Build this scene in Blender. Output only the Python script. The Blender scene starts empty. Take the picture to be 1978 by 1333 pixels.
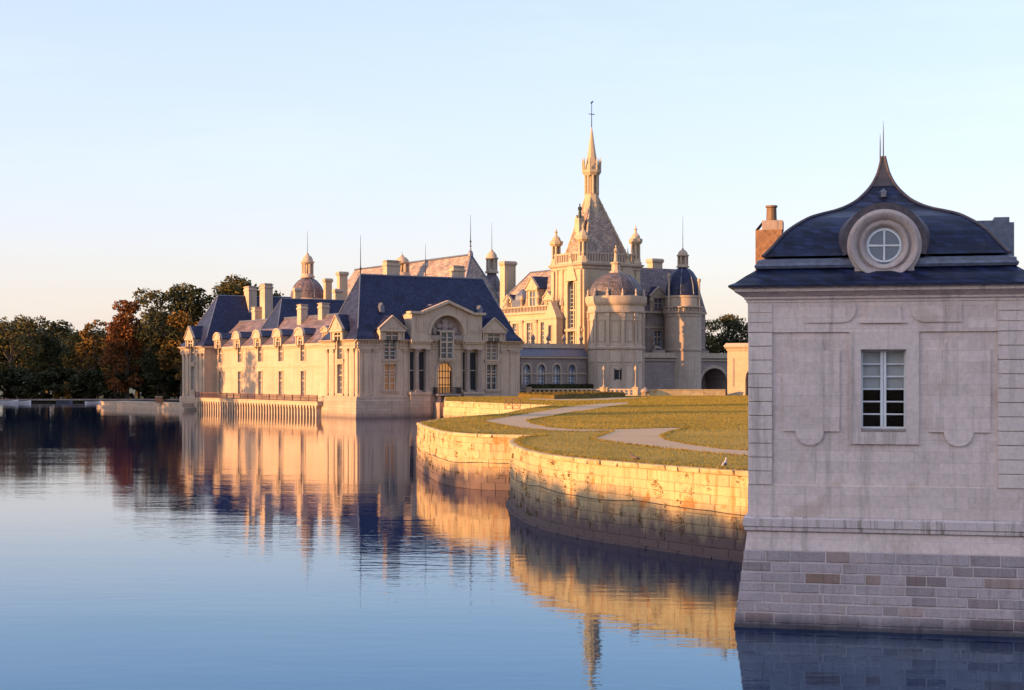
import bpy, bmesh, math, random
import numpy as np
from mathutils import Vector, Matrix

random.seed(7)
rng = np.random.default_rng(7)
SC = bpy.context.scene
COL = SC.collection
R = math.radians

# ------------------------------------------------------------------ camera, sky, sun, exposure
EYE = 6.5          # eye height above the water (m)
FPX = 3000.0       # focal length in pixels of the 1978 px wide photograph
HOR = 725.0        # row of the horizon
CX = 989.0
cam_d = bpy.data.cameras.new('camera')
cam = bpy.data.objects.new('camera', cam_d)
COL.objects.link(cam)
cam.location = (0, 0, EYE)
cam.rotation_euler = (R(90), 0, 0)
cam_d.sensor_width = 36
cam_d.lens = FPX / 1978 * 36
cam_d.shift_y = (HOR - 666.5) / 1978
cam_d.clip_start = 0.5
cam_d.clip_end = 9000
SC.camera = cam

SUN_EL = R(7.5)
SUN_AZ = (-0.89, -0.455)                      # horizontal direction towards the sun
_l = math.hypot(*SUN_AZ)
SUN = Vector((SUN_AZ[0] / _l * math.cos(SUN_EL), SUN_AZ[1] / _l * math.cos(SUN_EL), math.sin(SUN_EL)))
world = bpy.data.worlds.new('World')
SC.world = world
world.use_nodes = True
wn, wl = world.node_tree.nodes, world.node_tree.links
bg = wn['Background']
sky = wn.new('ShaderNodeTexSky')
sky.sky_type = 'NISHITA'
sky.sun_disc = False
sky.sun_elevation = SUN_EL
sky.sun_rotation = math.atan2(SUN.x, SUN.y)
sky.altitude = 100
sky.air_density = 1.0
sky.dust_density = 2.6
sky.ozone_density = 2.5
# thin high veil over the clear sky: pale at the horizon, blue overhead, the same all round
tc = wn.new('ShaderNodeTexCoord')
sp = wn.new('ShaderNodeSeparateXYZ')
wl.new(tc.outputs['Generated'], sp.inputs[0])
rp = wn.new('ShaderNodeValToRGB')
stops = [(0.0, (0.99, 0.79, 0.69)), (0.04, (0.93, 0.79, 0.74)), (0.085, (0.82, 0.77, 0.85)), (0.13, (0.74, 0.75, 0.94)), (0.235, (0.62, 0.68, 0.99)), (0.36, (0.58, 0.68, 1.0)), (1.0, (0.60, 0.69, 1.0))]
while len(rp.color_ramp.elements) < len(stops):
    rp.color_ramp.elements.new(0.5)
for e, (p_, c_) in zip(rp.color_ramp.elements, stops):
    e.position = p_
    e.color = (*c_, 1)
wl.new(sp.outputs[2], rp.inputs[0])
sc_ = wn.new('ShaderNodeVectorMath')
sc_.operation = 'SCALE'
sc_.inputs['Scale'].default_value = 3.35
wl.new(rp.outputs[0], sc_.inputs[0])
# faint wisps of high cloud
wm = wn.new('ShaderNodeMapping')
wm.inputs['Scale'].default_value = (1.3, 1.3, 9.0)
wl.new(tc.outputs['Generated'], wm.inputs['Vector'])
wz_ = wn.new('ShaderNodeTexNoise')
wz_.inputs['Scale'].default_value = 2.2
wz_.inputs['Detail'].default_value = 6
wz_.inputs['Roughness'].default_value = 0.62
wl.new(wm.outputs[0], wz_.inputs['Vector'])
wr_ = wn.new('ShaderNodeValToRGB')
wr_.color_ramp.elements[0].position = 0.48
wr_.color_ramp.elements[0].color = (0, 0, 0, 1)
wr_.color_ramp.elements[1].position = 0.75
wr_.color_ramp.elements[1].color = (0.3, 0.3, 0.3, 1)
wl.new(wz_.outputs['Fac'], wr_.inputs[0])
wc_ = wn.new('ShaderNodeMix')
wc_.data_type = 'RGBA'
wl.new(wr_.outputs[0], wc_.inputs[0])
wl.new(rp.outputs[0], wc_.inputs[6])
wc_.inputs[7].default_value = (0.93, 0.90, 0.93, 1)
wl.new(wc_.outputs[2], sc_.inputs[0])
mx = wn.new('ShaderNodeMix')
mx.data_type = 'RGBA'
mx.inputs[0].default_value = 0.60
wl.new(sky.outputs[0], mx.inputs[6])
wl.new(sc_.outputs[0], mx.inputs[7])
wl.new(mx.outputs[2], bg.inputs['Color'])
bg.inputs['Strength'].default_value = 0.15

sun_d = bpy.data.lights.new('sun', 'SUN')
sun_d.energy = 3.7
sun_d.angle = R(0.5)
sun_d.color = (1.0, 0.51, 0.175)
sun = bpy.data.objects.new('sun', sun_d)
COL.objects.link(sun)
sun.location = (-200, -110, 60)
sun.rotation_euler = SUN.to_track_quat('Z', 'Y').to_euler()

vs = SC.view_settings
vs.view_transform = 'Standard'
vs.look = 'None'
vs.exposure = 1.48
vs.gamma = 1
vs.use_curve_mapping = False
SC.cycles.use_denoising = True
SC.cycles.max_bounces = 5
SC.cycles.diffuse_bounces = 3
SC.cycles.glossy_bounces = 3
SC.cycles.transmission_bounces = 2
SC.cycles.transparent_max_bounces = 6
SC.cycles.caustics_reflective = False
SC.cycles.caustics_refractive = False


# ------------------------------------------------------------------ projection helpers (used to survey the place from the photograph)
def at(px, py, d):
    """world point at depth d metres seen at pixel px, py"""
    return Vector(((px - CX) / FPX * d, d, EYE - (py - HOR) / FPX * d))


def ground(px, py, z):
    d = (EYE - z) * FPX / (py - HOR)
    return ((px - CX) / FPX * d, d)


# ------------------------------------------------------------------ mesh builder
class MB:
    def __init__(self, m=None):
        self.v, self.f, self.m = [], [], m

    def add(self, vs, fs):
        b = len(self.v)
        if self.m:
            vs = [self.m(*p) for p in vs]
        self.v.extend([tuple(p) for p in vs])
        self.f.extend([tuple(b + i for i in q) for q in fs])
        return self

    def box(self, x0, x1, y0, y1, z0, z1):
        return self.add([(x0, y0, z0), (x1, y0, z0), (x1, y1, z0), (x0, y1, z0), (x0, y0, z1), (x1, y0, z1), (x1, y1, z1), (x0, y1, z1)],
                        [(0, 3, 2, 1), (4, 5, 6, 7), (0, 1, 5, 4), (1, 2, 6, 5), (2, 3, 7, 6), (3, 0, 4, 7)])

    def poly(self, pts):
        return self.add(pts, [tuple(range(len(pts)))])

    def extr(self, pts, vec):
        """closed prism: planar outline pts pushed along vec"""
        n = len(pts)
        q = [(p[0] + vec[0], p[1] + vec[1], p[2] + vec[2]) for p in pts]
        return self.add(list(pts) + q, [tuple(range(n))[::-1], tuple(range(n, 2 * n))] +
                        [(i, (i + 1) % n, n + (i + 1) % n, n + i) for i in range(n)])

    def lathe(self, prof, cx=0, cy=0, seg=16, rot=0.0, sx=1, sy=1):
        vs, fs = [], []
        n = len(prof)
        for k in range(seg):
            a = rot + 2 * math.pi * k / seg
            for r, z in prof:
                vs.append((cx + sx * r * math.cos(a), cy + sy * r * math.sin(a), z))
        for k in range(seg):
            k2 = (k + 1) % seg
            for i in range(n - 1):
                fs.append((k * n + i, k2 * n + i, k2 * n + i + 1, k * n + i + 1))
        if prof[-1][0] > 1e-4:
            fs.append(tuple(k * n + n - 1 for k in range(seg)))
        if prof[0][0] > 1e-4:
            fs.append(tuple(k * n for k in range(seg))[::-1])
        return self.add(vs, fs)

    def tube(self, pts, rad, seg=6):
        pts = [Vector(p) for p in pts]
        if not hasattr(rad, '__len__'):
            rad = [rad] * len(pts)
        vs, fs = [], []
        for i, p in enumerate(pts):
            t = (pts[min(i + 1, len(pts) - 1)] - pts[max(i - 1, 0)]).normalized()
            a = Vector((0, 0, 1)) if abs(t.z) < 0.9 else Vector((1, 0, 0))
            u = t.cross(a).normalized()
            w = t.cross(u)
            for k in range(seg):
                an = 2 * math.pi * k / seg
                vs.append(p + (u * math.cos(an) + w * math.sin(an)) * rad[i])
        for i in range(len(pts) - 1):
            for k in range(seg):
                k2 = (k + 1) % seg
                fs.append((i * seg + k, i * seg + k2, (i + 1) * seg + k2, (i + 1) * seg + k))
        fs.append(tuple(range(seg))[::-1])
        fs.append(tuple((len(pts) - 1) * seg + k for k in range(seg)))
        return self.add([tuple(v) for v in vs], fs)

    def loft(self, rects, cap=True, base=True):
        """rects: (x0, x1, y0, y1, z) from low to high"""
        vs, fs = [], []
        for x0, x1, y0, y1, z in rects:
            vs += [(x0, y0, z), (x1, y0, z), (x1, y1, z), (x0, y1, z)]
        for i in range(len(rects) - 1):
            for k in range(4):
                k2 = (k + 1) % 4
                fs.append((i * 4 + k, i * 4 + k2, i * 4 + 4 + k2, i * 4 + 4 + k))
        if cap:
            n = len(rects) * 4
            fs.append((n - 4, n - 3, n - 2, n - 1))
        if base:
            fs.append((3, 2, 1, 0))
        return self.add(vs, fs)

    def ball(self, c, r, seg=10, rings=6, s=(1, 1, 1)):
        prof = [(max(1e-5, r * math.sin(math.pi * i / rings)), -r * math.cos(math.pi * i / rings)) for i in range(rings + 1)]
        vs, fs = [], []
        n = len(prof)
        for k in range(seg):
            a = 2 * math.pi * k / seg
            for q, z in prof:
                vs.append((c[0] + s[0] * q * math.cos(a), c[1] + s[1] * q * math.sin(a), c[2] + s[2] * z))
        for k in range(seg):
            k2 = (k + 1) % seg
            for i in range(n - 1):
                fs.append((k * n + i, k2 * n + i, k2 * n + i + 1, k * n + i + 1))
        return self.add(vs, fs)

    def mesh(self, name, smooth=False):
        me = bpy.data.meshes.new(name)
        me.from_pydata(self.v, [], self.f)
        bm = bmesh.new()
        bm.from_mesh(me)
        bmesh.ops.recalc_face_normals(bm, faces=bm.faces)
        bm.to_mesh(me)
        bm.free()
        if smooth:
            for p in me.polygons:
                p.use_smooth = True
            if smooth != 'all':
                try:
                    me.set_sharp_from_angle(angle=R(38))
                except Exception:
                    pass
        return me

    def build(self, name, mat, parent=None, smooth=False, label=None, kind=None):
        me = self.mesh(name, smooth)
        me.materials.append(M[mat] if isinstance(mat, str) else mat)
        return link(name, me, parent, label=label, kind=kind)


def link(name, me, parent=None, loc=None, label=None, kind=None, cat=None, group=None):
    o = bpy.data.objects.new(name, me)
    COL.objects.link(o)
    if parent:
        o.parent = parent
    if loc:
        o.location = loc
    return tag(o, label, cat, group, kind)


def tag(o, label=None, cat=None, group=None, kind=None):
    for k, x in (('label', label), ('category', cat), ('group', group), ('kind', kind)):
        if x:
            o[k] = x
    return o


def thing(name, label, cat, loc=(0, 0, 0), rz=0.0, group=None):
    o = bpy.data.objects.new(name, None)
    o.empty_display_size = 0.5
    COL.objects.link(o)
    o.location = loc
    o.rotation_euler = (0, 0, rz)
    return tag(o, label, cat, group)


def copy_tree(o, parent=None):
    c = o.copy()
    COL.objects.link(c)
    c.parent = parent
    for ch in list(o.children):
        copy_tree(ch, c)
    return c


# ------------------------------------------------------------------ materials
M = {}


def new_mat(name):
    m = bpy.data.materials.new(name)
    m.use_nodes = True
    nt = m.node_tree
    b = nt.nodes['Principled BSDF']
    M[name] = m
    return m, nt, b


def N(nt, typ, **kw):
    n = nt.nodes.new(typ)
    for k, x in kw.items():
        if hasattr(n, k):
            setattr(n, k, x)
        else:
            n.inputs[k.replace('_', ' ')].default_value = x
    return n


def ramp(nt, fac, stops):
    r = nt.nodes.new('ShaderNodeValToRGB')
    while len(r.color_ramp.elements) < len(stops):
        r.color_ramp.elements.new(0.5)
    for e, (p, c) in zip(r.color_ramp.elements, stops):
        e.position = p
        e.color = (*c, 1) if len(c) == 3 else c
    nt.links.new(fac, r.inputs[0])
    return r.outputs[0]


def mix(nt, fac, a, b, mode='MIX'):
    n = nt.nodes.new('ShaderNodeMix')
    n.data_type = 'RGBA'
    n.blend_type = mode
    for s, x in ((n.inputs[0], fac), (n.inputs[6], a), (n.inputs[7], b)):
        if hasattr(x, 'is_linked'):
            nt.links.new(x, s)
        elif isinstance(x, (int, float)):
            s.default_value = x
        else:
            s.default_value = (*x, 1)
    return n.outputs[2]


def noise(nt, vec, scale, detail=4, rough=0.6):
    n = N(nt, 'ShaderNodeTexNoise', Scale=scale, Detail=detail, Roughness=rough)
    nt.links.new(vec, n.inputs['Vector'])
    return n.outputs['Fac']


def wpos(nt, scale=(1, 1, 1)):
    g = nt.nodes.new('ShaderNodeNewGeometry')
    mp = nt.nodes.new('ShaderNodeMapping')
    mp.inputs['Scale'].default_value = scale
    nt.links.new(g.outputs['Position'], mp.inputs['Vector'])
    return mp.outputs[0]


def stone(name, col, dark, var=0.25, scale=1.0, streak=0.35, rough=0.9, bump=0.25, patch=None, objvar=0.18, damp_or_shade=None, courses=None, tones=None, pits=0):
    """limestone: large blotches, fine grain, vertical rain streaks, per-piece tone; wet = height above water of the damp stain or painted shade"""
    m, nt, b = new_mat(name)
    p = wpos(nt)
    big = noise(nt, p, 0.35 * scale, 5, 0.65)
    fine = noise(nt, p, 7 * scale, 4, 0.7)
    c = ramp(nt, big, [(0.3, tuple(x * (1 - var) for x in col)), (0.7, tuple(min(1, x * (1 + var * 0.5)) for x in col))])
    c = mix(nt, 0.55, c, ramp(nt, fine, [(0.3, tuple(x * 0.72 for x in col)), (0.7, tuple(min(1, x * 1.12) for x in col))]))
    st = noise(nt, wpos(nt, (2.2, 2.2, 0.16)), 1.3 * scale, 4, 0.7)
    sf = ramp(nt, st, [(0.52, (0, 0, 0)), (0.72, (streak,) * 3)])
    c = mix(nt, sf, c, dark)
    if patch:
        pf = ramp(nt, noise(nt, p, 0.9 * scale, 3, 0.5), [(0.6, (0, 0, 0)), (0.68, (patch[1],) * 3)])
        c = mix(nt, pf, c, patch[0])
    if pits:
        # eroded joints, holes and moss: small dark spots gathered in colonies
        a_ = noise(nt, wpos(nt, (1, 1, 0.8)), 3.4, 5, 0.8)
        b_ = noise(nt, p, 0.8, 2, 0.5)
        m_ = N(nt, 'ShaderNodeMath', operation='MULTIPLY')
        nt.links.new(ramp(nt, a_, [(0.60, (0, 0, 0)), (0.68, (pits,) * 3)]), m_.inputs[0])
        nt.links.new(ramp(nt, b_, [(0.42, (0.1,) * 3), (0.6, (1, 1, 1))]), m_.inputs[1])
        c = mix(nt, m_.outputs[0], c, (0.12, 0.075, 0.035))
    if courses:
        # fine ashlar joints and block tone too small to be picked apart
        g = nt.nodes.new('ShaderNodeNewGeometry')
        sx = nt.nodes.new('ShaderNodeSeparateXYZ')
        nt.links.new(g.outputs['Position'], sx.inputs[0])
        ad = N(nt, 'ShaderNodeMath', operation='ADD')
        nt.links.new(sx.outputs[0], ad.inputs[0])
        nt.links.new(sx.outputs[1], ad.inputs[1])
        cm = nt.nodes.new('ShaderNodeCombineXYZ')
        nt.links.new(ad.outputs[0], cm.inputs[0])
        nt.links.new(sx.outputs[2], cm.inputs[1])
        br = N(nt, 'ShaderNodeTexBrick')
        br.inputs['Scale'].default_value = 1.0
        br.inputs['Brick Width'].default_value = courses[0]
        br.inputs['Row Height'].default_value = courses[1]
        br.inputs['Mortar Size'].default_value = courses[2]
        br.inputs['Color1'].default_value = (0.84, 0.81, 0.79, 1)
        br.inputs['Color2'].default_value = (1.06, 1.05, 1.05, 1)
        br.inputs['Mortar'].default_value = (0.62, 0.6, 0.58, 1)
        nt.links.new(cm.outputs[0], br.inputs['Vector'])
        c = mix(nt, courses[3], c, br.outputs['Color'], 'MULTIPLY')
    if objvar:
        oi = nt.nodes.new('ShaderNodeObjectInfo')
        ov = ramp(nt, oi.outputs['Random'], tones or [(0.0, (1 - objvar,) * 3), (0.55, (1, 1, 1)), (1.0, (1 + objvar * 0.4, 1 + objvar * 0.25, 1.0))])
        c = mix(nt, 1.0, c, ov, 'MULTIPLY')
    if damp_or_shade:
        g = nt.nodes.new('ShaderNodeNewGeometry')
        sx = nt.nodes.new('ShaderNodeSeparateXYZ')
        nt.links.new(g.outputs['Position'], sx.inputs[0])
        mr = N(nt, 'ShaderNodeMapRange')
        mr.inputs['From Min'].default_value = damp_or_shade[0]
        mr.inputs['From Max'].default_value = damp_or_shade[3] if len(damp_or_shade) > 3 else 0.0
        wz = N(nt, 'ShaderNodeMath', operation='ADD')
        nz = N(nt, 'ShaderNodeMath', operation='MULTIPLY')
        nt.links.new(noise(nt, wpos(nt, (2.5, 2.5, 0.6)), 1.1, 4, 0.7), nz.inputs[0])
        nz.inputs[1].default_value = damp_or_shade[0] * 0.7
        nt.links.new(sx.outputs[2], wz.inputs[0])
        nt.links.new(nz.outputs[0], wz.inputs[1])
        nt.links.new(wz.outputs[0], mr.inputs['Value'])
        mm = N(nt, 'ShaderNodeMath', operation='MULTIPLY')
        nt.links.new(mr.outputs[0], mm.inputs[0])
        mm.inputs[1].default_value = damp_or_shade[2]
        c = mix(nt, mm.outputs[0], c, damp_or_shade[1])
    nt.links.new(c, b.inputs['Base Color'])
    b.inputs['Roughness'].default_value = rough
    b.inputs['Specular IOR Level'].default_value = 0.25
    bp = N(nt, 'ShaderNodeBump', Strength=bump, Distance=0.03)
    nt.links.new(fine, bp.inputs['Height'])
    nt.links.new(bp.outputs[0], b.inputs['Normal'])
    return m


def plain(name, col, rough=0.6, metal=0.0, spec=0.5, var=0.2, scale=3.0, emit=None):
    m, nt, b = new_mat(name)
    c = ramp(nt, noise(nt, wpos(nt), scale, 4), [(0.3, tuple(x * (1 - var) for x in col)), (0.7, tuple(min(1, x * (1 + var)) for x in col))])
    nt.links.new(c, b.inputs['Base Color'])
    b.inputs['Roughness'].default_value = rough
    b.inputs['Metallic'].default_value = metal
    b.inputs['Specular IOR Level'].default_value = spec
    if emit:
        b.inputs['Emission Color'].default_value = (*emit[0], 1)
        b.inputs['Emission Strength'].default_value = emit[1]
    return m


def slate(name, col, row=0.25, width=0.3, var=0.35, rough=0.45, moss=None):
    m, nt, b = new_mat(name)
    g = nt.nodes.new('ShaderNodeNewGeometry')
    sx = nt.nodes.new('ShaderNodeSeparateXYZ')
    nt.links.new(g.outputs['Position'], sx.inputs[0])
    ad = N(nt, 'ShaderNodeMath', operation='ADD')
    nt.links.new(sx.outputs[0], ad.inputs[0])
    nt.links.new(sx.outputs[1], ad.inputs[1])
    cm = nt.nodes.new('ShaderNodeCombineXYZ')
    nt.links.new(ad.outputs[0], cm.inputs[0])
    nt.links.new(sx.outputs[2], cm.inputs[1])
    br = N(nt, 'ShaderNodeTexBrick')
    br.inputs['Scale'].default_value = 1.0
    br.inputs['Brick Width'].default_value = width
    br.inputs['Row Height'].default_value = row
    br.inputs['Mortar Size'].default_value = row * 0.07
    br.inputs['Color1'].default_value = (*[x * (1 - var) for x in col], 1)
    br.inputs['Color2'].default_value = (*[min(1, x * (1 + var)) for x in col], 1)
    br.inputs['Mortar'].default_value = (*[x * 0.35 for x in col], 1)
    nt.links.new(cm.outputs[0], br.inputs['Vector'])
    nz = noise(nt, wpos(nt), 0.5, 5, 0.7)
    c = mix(nt, 1.0, br.outputs['Color'], ramp(nt, nz, [(0.28, (0.55, 0.56, 0.62)), (0.72, (1.4, 1.32, 1.24))]), 'MULTIPLY')
    if moss:
        c = mix(nt, ramp(nt, noise(nt, wpos(nt), 1.4, 5, 0.75), [(0.55, (0, 0, 0)), (0.75, (moss[1],) * 3)]), c, moss[0])
    nt.links.new(c, b.inputs['Base Color'])
    b.inputs['Roughness'].default_value = rough
    b.inputs['Specular IOR Level'].default_value = 0.22
    bp = N(nt, 'ShaderNodeBump', Strength=0.5, Distance=0.02)
    nt.links.new(br.outputs['Fac'], bp.inputs['Height'])
    bp.invert = True
    nt.links.new(bp.outputs[0], b.inputs['Normal'])
    return m


def leafmat(name, c0, c1, c2=None):
    m, nt, b = new_mat(name)
    oi = nt.nodes.new('ShaderNodeObjectInfo')
    nz = noise(nt, wpos(nt), 0.35, 3, 0.6)
    fz = noise(nt, wpos(nt), 3.1, 2, 0.6)
    c = ramp(nt, nz, [(0.35, c0), (0.65, c1)])
    c = mix(nt, ramp(nt, fz, [(0.35, (0, 0, 0)), (0.75, (0.7,) * 3)]), c, c2 or tuple(x * 0.6 for x in c0))
    nt.links.new(c, b.inputs['Base Color'])
    b.inputs['Roughness'].default_value = 0.7
    b.inputs['Specular IOR Level'].default_value = 0.2
    return m


LIME = (0.49, 0.375, 0.285)
stone('gate_stone', (0.80, 0.645, 0.585), (0.34, 0.26, 0.22), var=0.18, streak=0.5, scale=1.3, courses=(0.92, 0.285, 0.0045, 0.62), patch=((0.56, 0.41, 0.32), 0.5), objvar=0)
stone('gate_trim', (0.78, 0.63, 0.57), (0.24, 0.18, 0.15), var=0.18, streak=0.55, scale=1.3, objvar=0.05)
stone('plinth_stone', (0.46, 0.38, 0.375), (0.16, 0.125, 0.11), var=0.35, streak=0.5, scale=2.2, objvar=0.45, bump=0.8, tones=[(0.0, (0.55, 0.48, 0.47)), (0.12, (0.8, 0.78, 0.8)), (0.3, (0.95, 0.95, 0.98)), (0.8, (1.08, 1.05, 1.08)), (0.93, (1.02, 0.94, 0.88)), (1.0, (0.66, 0.52, 0.42))], patch=((0.36, 0.27, 0.21), 0.4), damp_or_shade=(0.62, (0.055, 0.05, 0.065), 0.9, 0.28))
stone('mortar', (0.58, 0.48, 0.465), (0.3, 0.25, 0.24), var=0.25, scale=2, objvar=0, damp_or_shade=(0.62, (0.055, 0.05, 0.065), 0.9, 0.28))
stone('quay_stone', (0.54, 0.41, 0.235), (0.40, 0.17, 0.04), var=0.32, streak=0.85, scale=1.5, bump=0.9, objvar=0.14, patch=((0.40, 0.18, 0.05), 0.8), pits=0.95, damp_or_shade=(2.5, (0.10, 0.07, 0.08), 0.93, 1.5))  # dark foot band: damp stain with tree shade painted into it
stone('joint', (0.34, 0.24, 0.14), (0.12, 0.08, 0.05), var=0.3, scale=2, objvar=0, damp_or_shade=(2.15, (0.12, 0.085, 0.09), 0.88, 1.25))  # joints carry the same damp and painted shade at the foot
stone('castle_stone', LIME, (0.24, 0.17, 0.13), var=0.26, streak=0.55, scale=0.6, courses=(1.3, 0.5, 0.012, 0.35), objvar=0, damp_or_shade=(0.9, (0.16, 0.14, 0.13), 0.6))
stone('castle_plinth', (0.42, 0.325, 0.26), (0.2, 0.15, 0.125), var=0.32, streak=0.6, scale=0.8, courses=(1.5, 0.5, 0.025, 0.7), objvar=0, damp_or_shade=(1.3, (0.13, 0.10, 0.095), 0.85, 0.5))
stone('string_stone', (0.70, 0.57, 0.54), (0.17, 0.135, 0.085), var=0.25, streak=0.85, scale=2.6, objvar=0)
stone('castle_trim', (0.47, 0.36, 0.275), (0.17, 0.13, 0.11), var=0.28, streak=0.65, scale=0.8, objvar=0.08)
stone('chapel_stone', (0.48, 0.375, 0.265), (0.32, 0.25, 0.18), var=0.2, streak=0.35, scale=0.5, courses=(1.2, 0.45, 0.012, 0.3), objvar=0.05)
stone('base_stone', (0.33, 0.26, 0.235), (0.17, 0.14, 0.13), var=0.3, streak=0.5, scale=0.7, courses=(1.4, 0.55, 0.02, 0.7), objvar=0.06, damp_or_shade=(1.0, (0.12, 0.095, 0.09), 0.8))
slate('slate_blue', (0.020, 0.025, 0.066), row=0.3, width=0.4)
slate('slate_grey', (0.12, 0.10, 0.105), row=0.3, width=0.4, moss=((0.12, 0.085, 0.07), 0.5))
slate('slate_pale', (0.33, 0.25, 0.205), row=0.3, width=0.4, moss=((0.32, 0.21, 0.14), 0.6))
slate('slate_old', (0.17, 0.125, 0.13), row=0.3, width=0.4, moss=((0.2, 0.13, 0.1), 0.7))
slate('slate_gate', (0.013, 0.019, 0.055), row=0.11, width=0.19, var=0.65, rough=0.4, moss=((0.06, 0.05, 0.05), 0.5))
plain('lead', (0.10, 0.11, 0.155), rough=0.45, metal=0.0, spec=0.6, var=0.35, scale=6)
stone('oculus_stone', (0.52, 0.42, 0.385), (0.2, 0.12, 0.09), var=0.3, streak=0.5, scale=3.0, objvar=0)
plain('cap_lead', (0.03, 0.03, 0.042), rough=0.55, var=0.4, scale=6)
plain('lead_rust', (0.07, 0.05, 0.058), rough=0.6, var=0.4, scale=6)
plain('iron', (0.03, 0.03, 0.035), rough=0.5, metal=0.6)
plain('rail_red', (0.13, 0.06, 0.05), rough=0.7)
plain('white_paint', (0.72, 0.72, 0.74), rough=0.45, var=0.06)
plain('blind', (0.42, 0.43, 0.42), rough=0.8, var=0.05)
plain('room_dark', (0.012, 0.012, 0.018), rough=0.8, var=0.1)
plain('brick_orange', (0.22, 0.115, 0.065), rough=0.85, var=0.35, scale=9)
plain('bronze', (0.05, 0.065, 0.06), rough=0.5, metal=0.4)
plain('curtain', (0.22, 0.17, 0.13), rough=0.9)
plain('wood_door', (0.16, 0.09, 0.05), rough=0.6)
plain('painted_sun_glow', (0.5, 0.26, 0.09), rough=0.8, var=0.3, scale=1.2, emit=((1.0, 0.42, 0.12), 0.16))  # orange sunlight behind the door glass, painted as emission; no lamp inside
plain('painted_sun_glow_dim', (0.22, 0.11, 0.05), rough=0.4, var=0.4, scale=0.9, emit=((1.0, 0.4, 0.12), 0.035))  # same painted sunlight, dimmer, for the left ground-floor window
plain('bark', (0.07, 0.05, 0.035), rough=0.95)
plain('bird_white', (0.42, 0.38, 0.34), rough=0.7)
plain('bird_brown', (0.12, 0.08, 0.06), rough=0.7)
plain('earth', (0.06, 0.05, 0.035), rough=0.95)

# glass
for nm, c in (('glass', (0.03, 0.035, 0.05)), ('glass_blue', (0.10, 0.13, 0.19))):
    m, nt, b = new_mat(nm)
    b.inputs['Base Color'].default_value = (*c, 1)
    b.inputs['Roughness'].default_value = 0.06
    b.inputs['Specular IOR Level'].default_value = 0.6
m, nt, b = new_mat('clear_glass')
tr = N(nt, 'ShaderNodeBsdfTransparent')
gl = N(nt, 'ShaderNodeBsdfGlossy')
gl.inputs['Roughness'].default_value = 0.02
fr = N(nt, 'ShaderNodeFresnel')
fr.inputs[0].default_value = 1.12
ms = N(nt, 'ShaderNodeMixShader')
nt.links.new(fr.outputs[0], ms.inputs[0])
nt.links.new(tr.outputs[0], ms.inputs[1])
nt.links.new(gl.outputs[0], ms.inputs[2])
nt.links.new(ms.outputs[0], nt.nodes['Material Output'].inputs[0])

# water
m, nt, b = new_mat('water')
b.inputs['Base Color'].default_value = (0.002, 0.024, 0.115, 1)
b.inputs['Roughness'].default_value = 0.025
b.inputs['IOR'].default_value = 1.36
w1 = noise(nt, wpos(nt, (0.5, 1.5, 1)), 1.2, 3, 0.55)
w2 = noise(nt, wpos(nt, (0.25, 1.0, 1)), 0.22, 2, 0.5)
w3 = noise(nt, wpos(nt, (0.06, 0.1, 1)), 0.3, 2, 0.5)
calm = N(nt, 'ShaderNodeMath', operation='MULTIPLY')
nt.links.new(w1, calm.inputs[0])
nt.links.new(ramp(nt, w3, [(0.35, (0.25,) * 3), (0.65, (1,) * 3)]), calm.inputs[1])
b1 = N(nt, 'ShaderNodeBump', Strength=1.0, Distance=0.0095)
nt.links.new(calm.outputs[0], b1.inputs['Height'])
b2 = N(nt, 'ShaderNodeBump', Strength=1.0, Distance=0.014)
nt.links.new(w2, b2.inputs['Height'])
nt.links.new(b2.outputs[0], b1.inputs['Normal'])
gl = N(nt, 'ShaderNodeBsdfGlossy')
gl.inputs['Roughness'].default_value = 0.02
df = N(nt, 'ShaderNodeBsdfDiffuse')
df.inputs['Color'].default_value = (0.001, 0.010, 0.05, 1)
fr = N(nt, 'ShaderNodeFresnel')
fr.inputs[0].default_value = 2.15
lw_ = N(nt, 'ShaderNodeLayerWeight')
nt.links.new(ramp(nt, lw_.outputs['Facing'], [(0.74, (0.45, 0.78, 1.0)), (0.84, (0.66, 0.88, 1.0)), (0.915, (1, 1, 1))]), gl.inputs['Color'])
for nd in (gl, df, fr):
    nt.links.new(b1.outputs[0], nd.inputs['Normal'])
ms = N(nt, 'ShaderNodeMixShader')
nt.links.new(fr.outputs[0], ms.inputs[0])
nt.links.new(df.outputs[0], ms.inputs[1])
nt.links.new(gl.outputs[0], ms.inputs[2])
nt.links.new(ms.outputs[0], nt.nodes['Material Output'].inputs[0])

# lawn, gravel, far ground
m, nt, b = new_mat('lawn')
p = wpos(nt)
c = ramp(nt, noise(nt, p, 0.16, 5, 0.65), [(0.3, (0.20, 0.17, 0.04)), (0.52, (0.33, 0.25, 0.06)), (0.72, (0.42, 0.30, 0.085))])
c = mix(nt, ramp(nt, noise(nt, wpos(nt, (1, 0.35, 1)), 3.5, 4, 0.75), [(0.3, (0, 0, 0)), (0.75, (0.8,) * 3)]), c, (0.24, 0.16, 0.04))
nt.links.new(c, b.inputs['Base Color'])
b.inputs['Roughness'].default_value = 0.95
b.inputs['Specular IOR Level'].default_value = 0.1
bp = N(nt, 'ShaderNodeBump', Strength=0.7, Distance=0.06)
nt.links.new(noise(nt, p, 9, 4, 0.8), bp.inputs['Height'])
nt.links.new(bp.outputs[0], b.inputs['Normal'])
m, nt, b = new_mat('gravel')
p = wpos(nt)
c = ramp(nt, noise(nt, p, 0.4, 5, 0.7), [(0.3, (0.36, 0.24, 0.13)), (0.7, (0.48, 0.33, 0.185))])
c = mix(nt, 0.45, c, ramp(nt, noise(nt, p, 14, 3, 0.8), [(0.35, (0.22, 0.14, 0.08)), (0.65, (0.54, 0.38, 0.23))]))
nt.links.new(c, b.inputs['Base Color'])
b.inputs['Roughness'].default_value = 0.95
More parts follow.
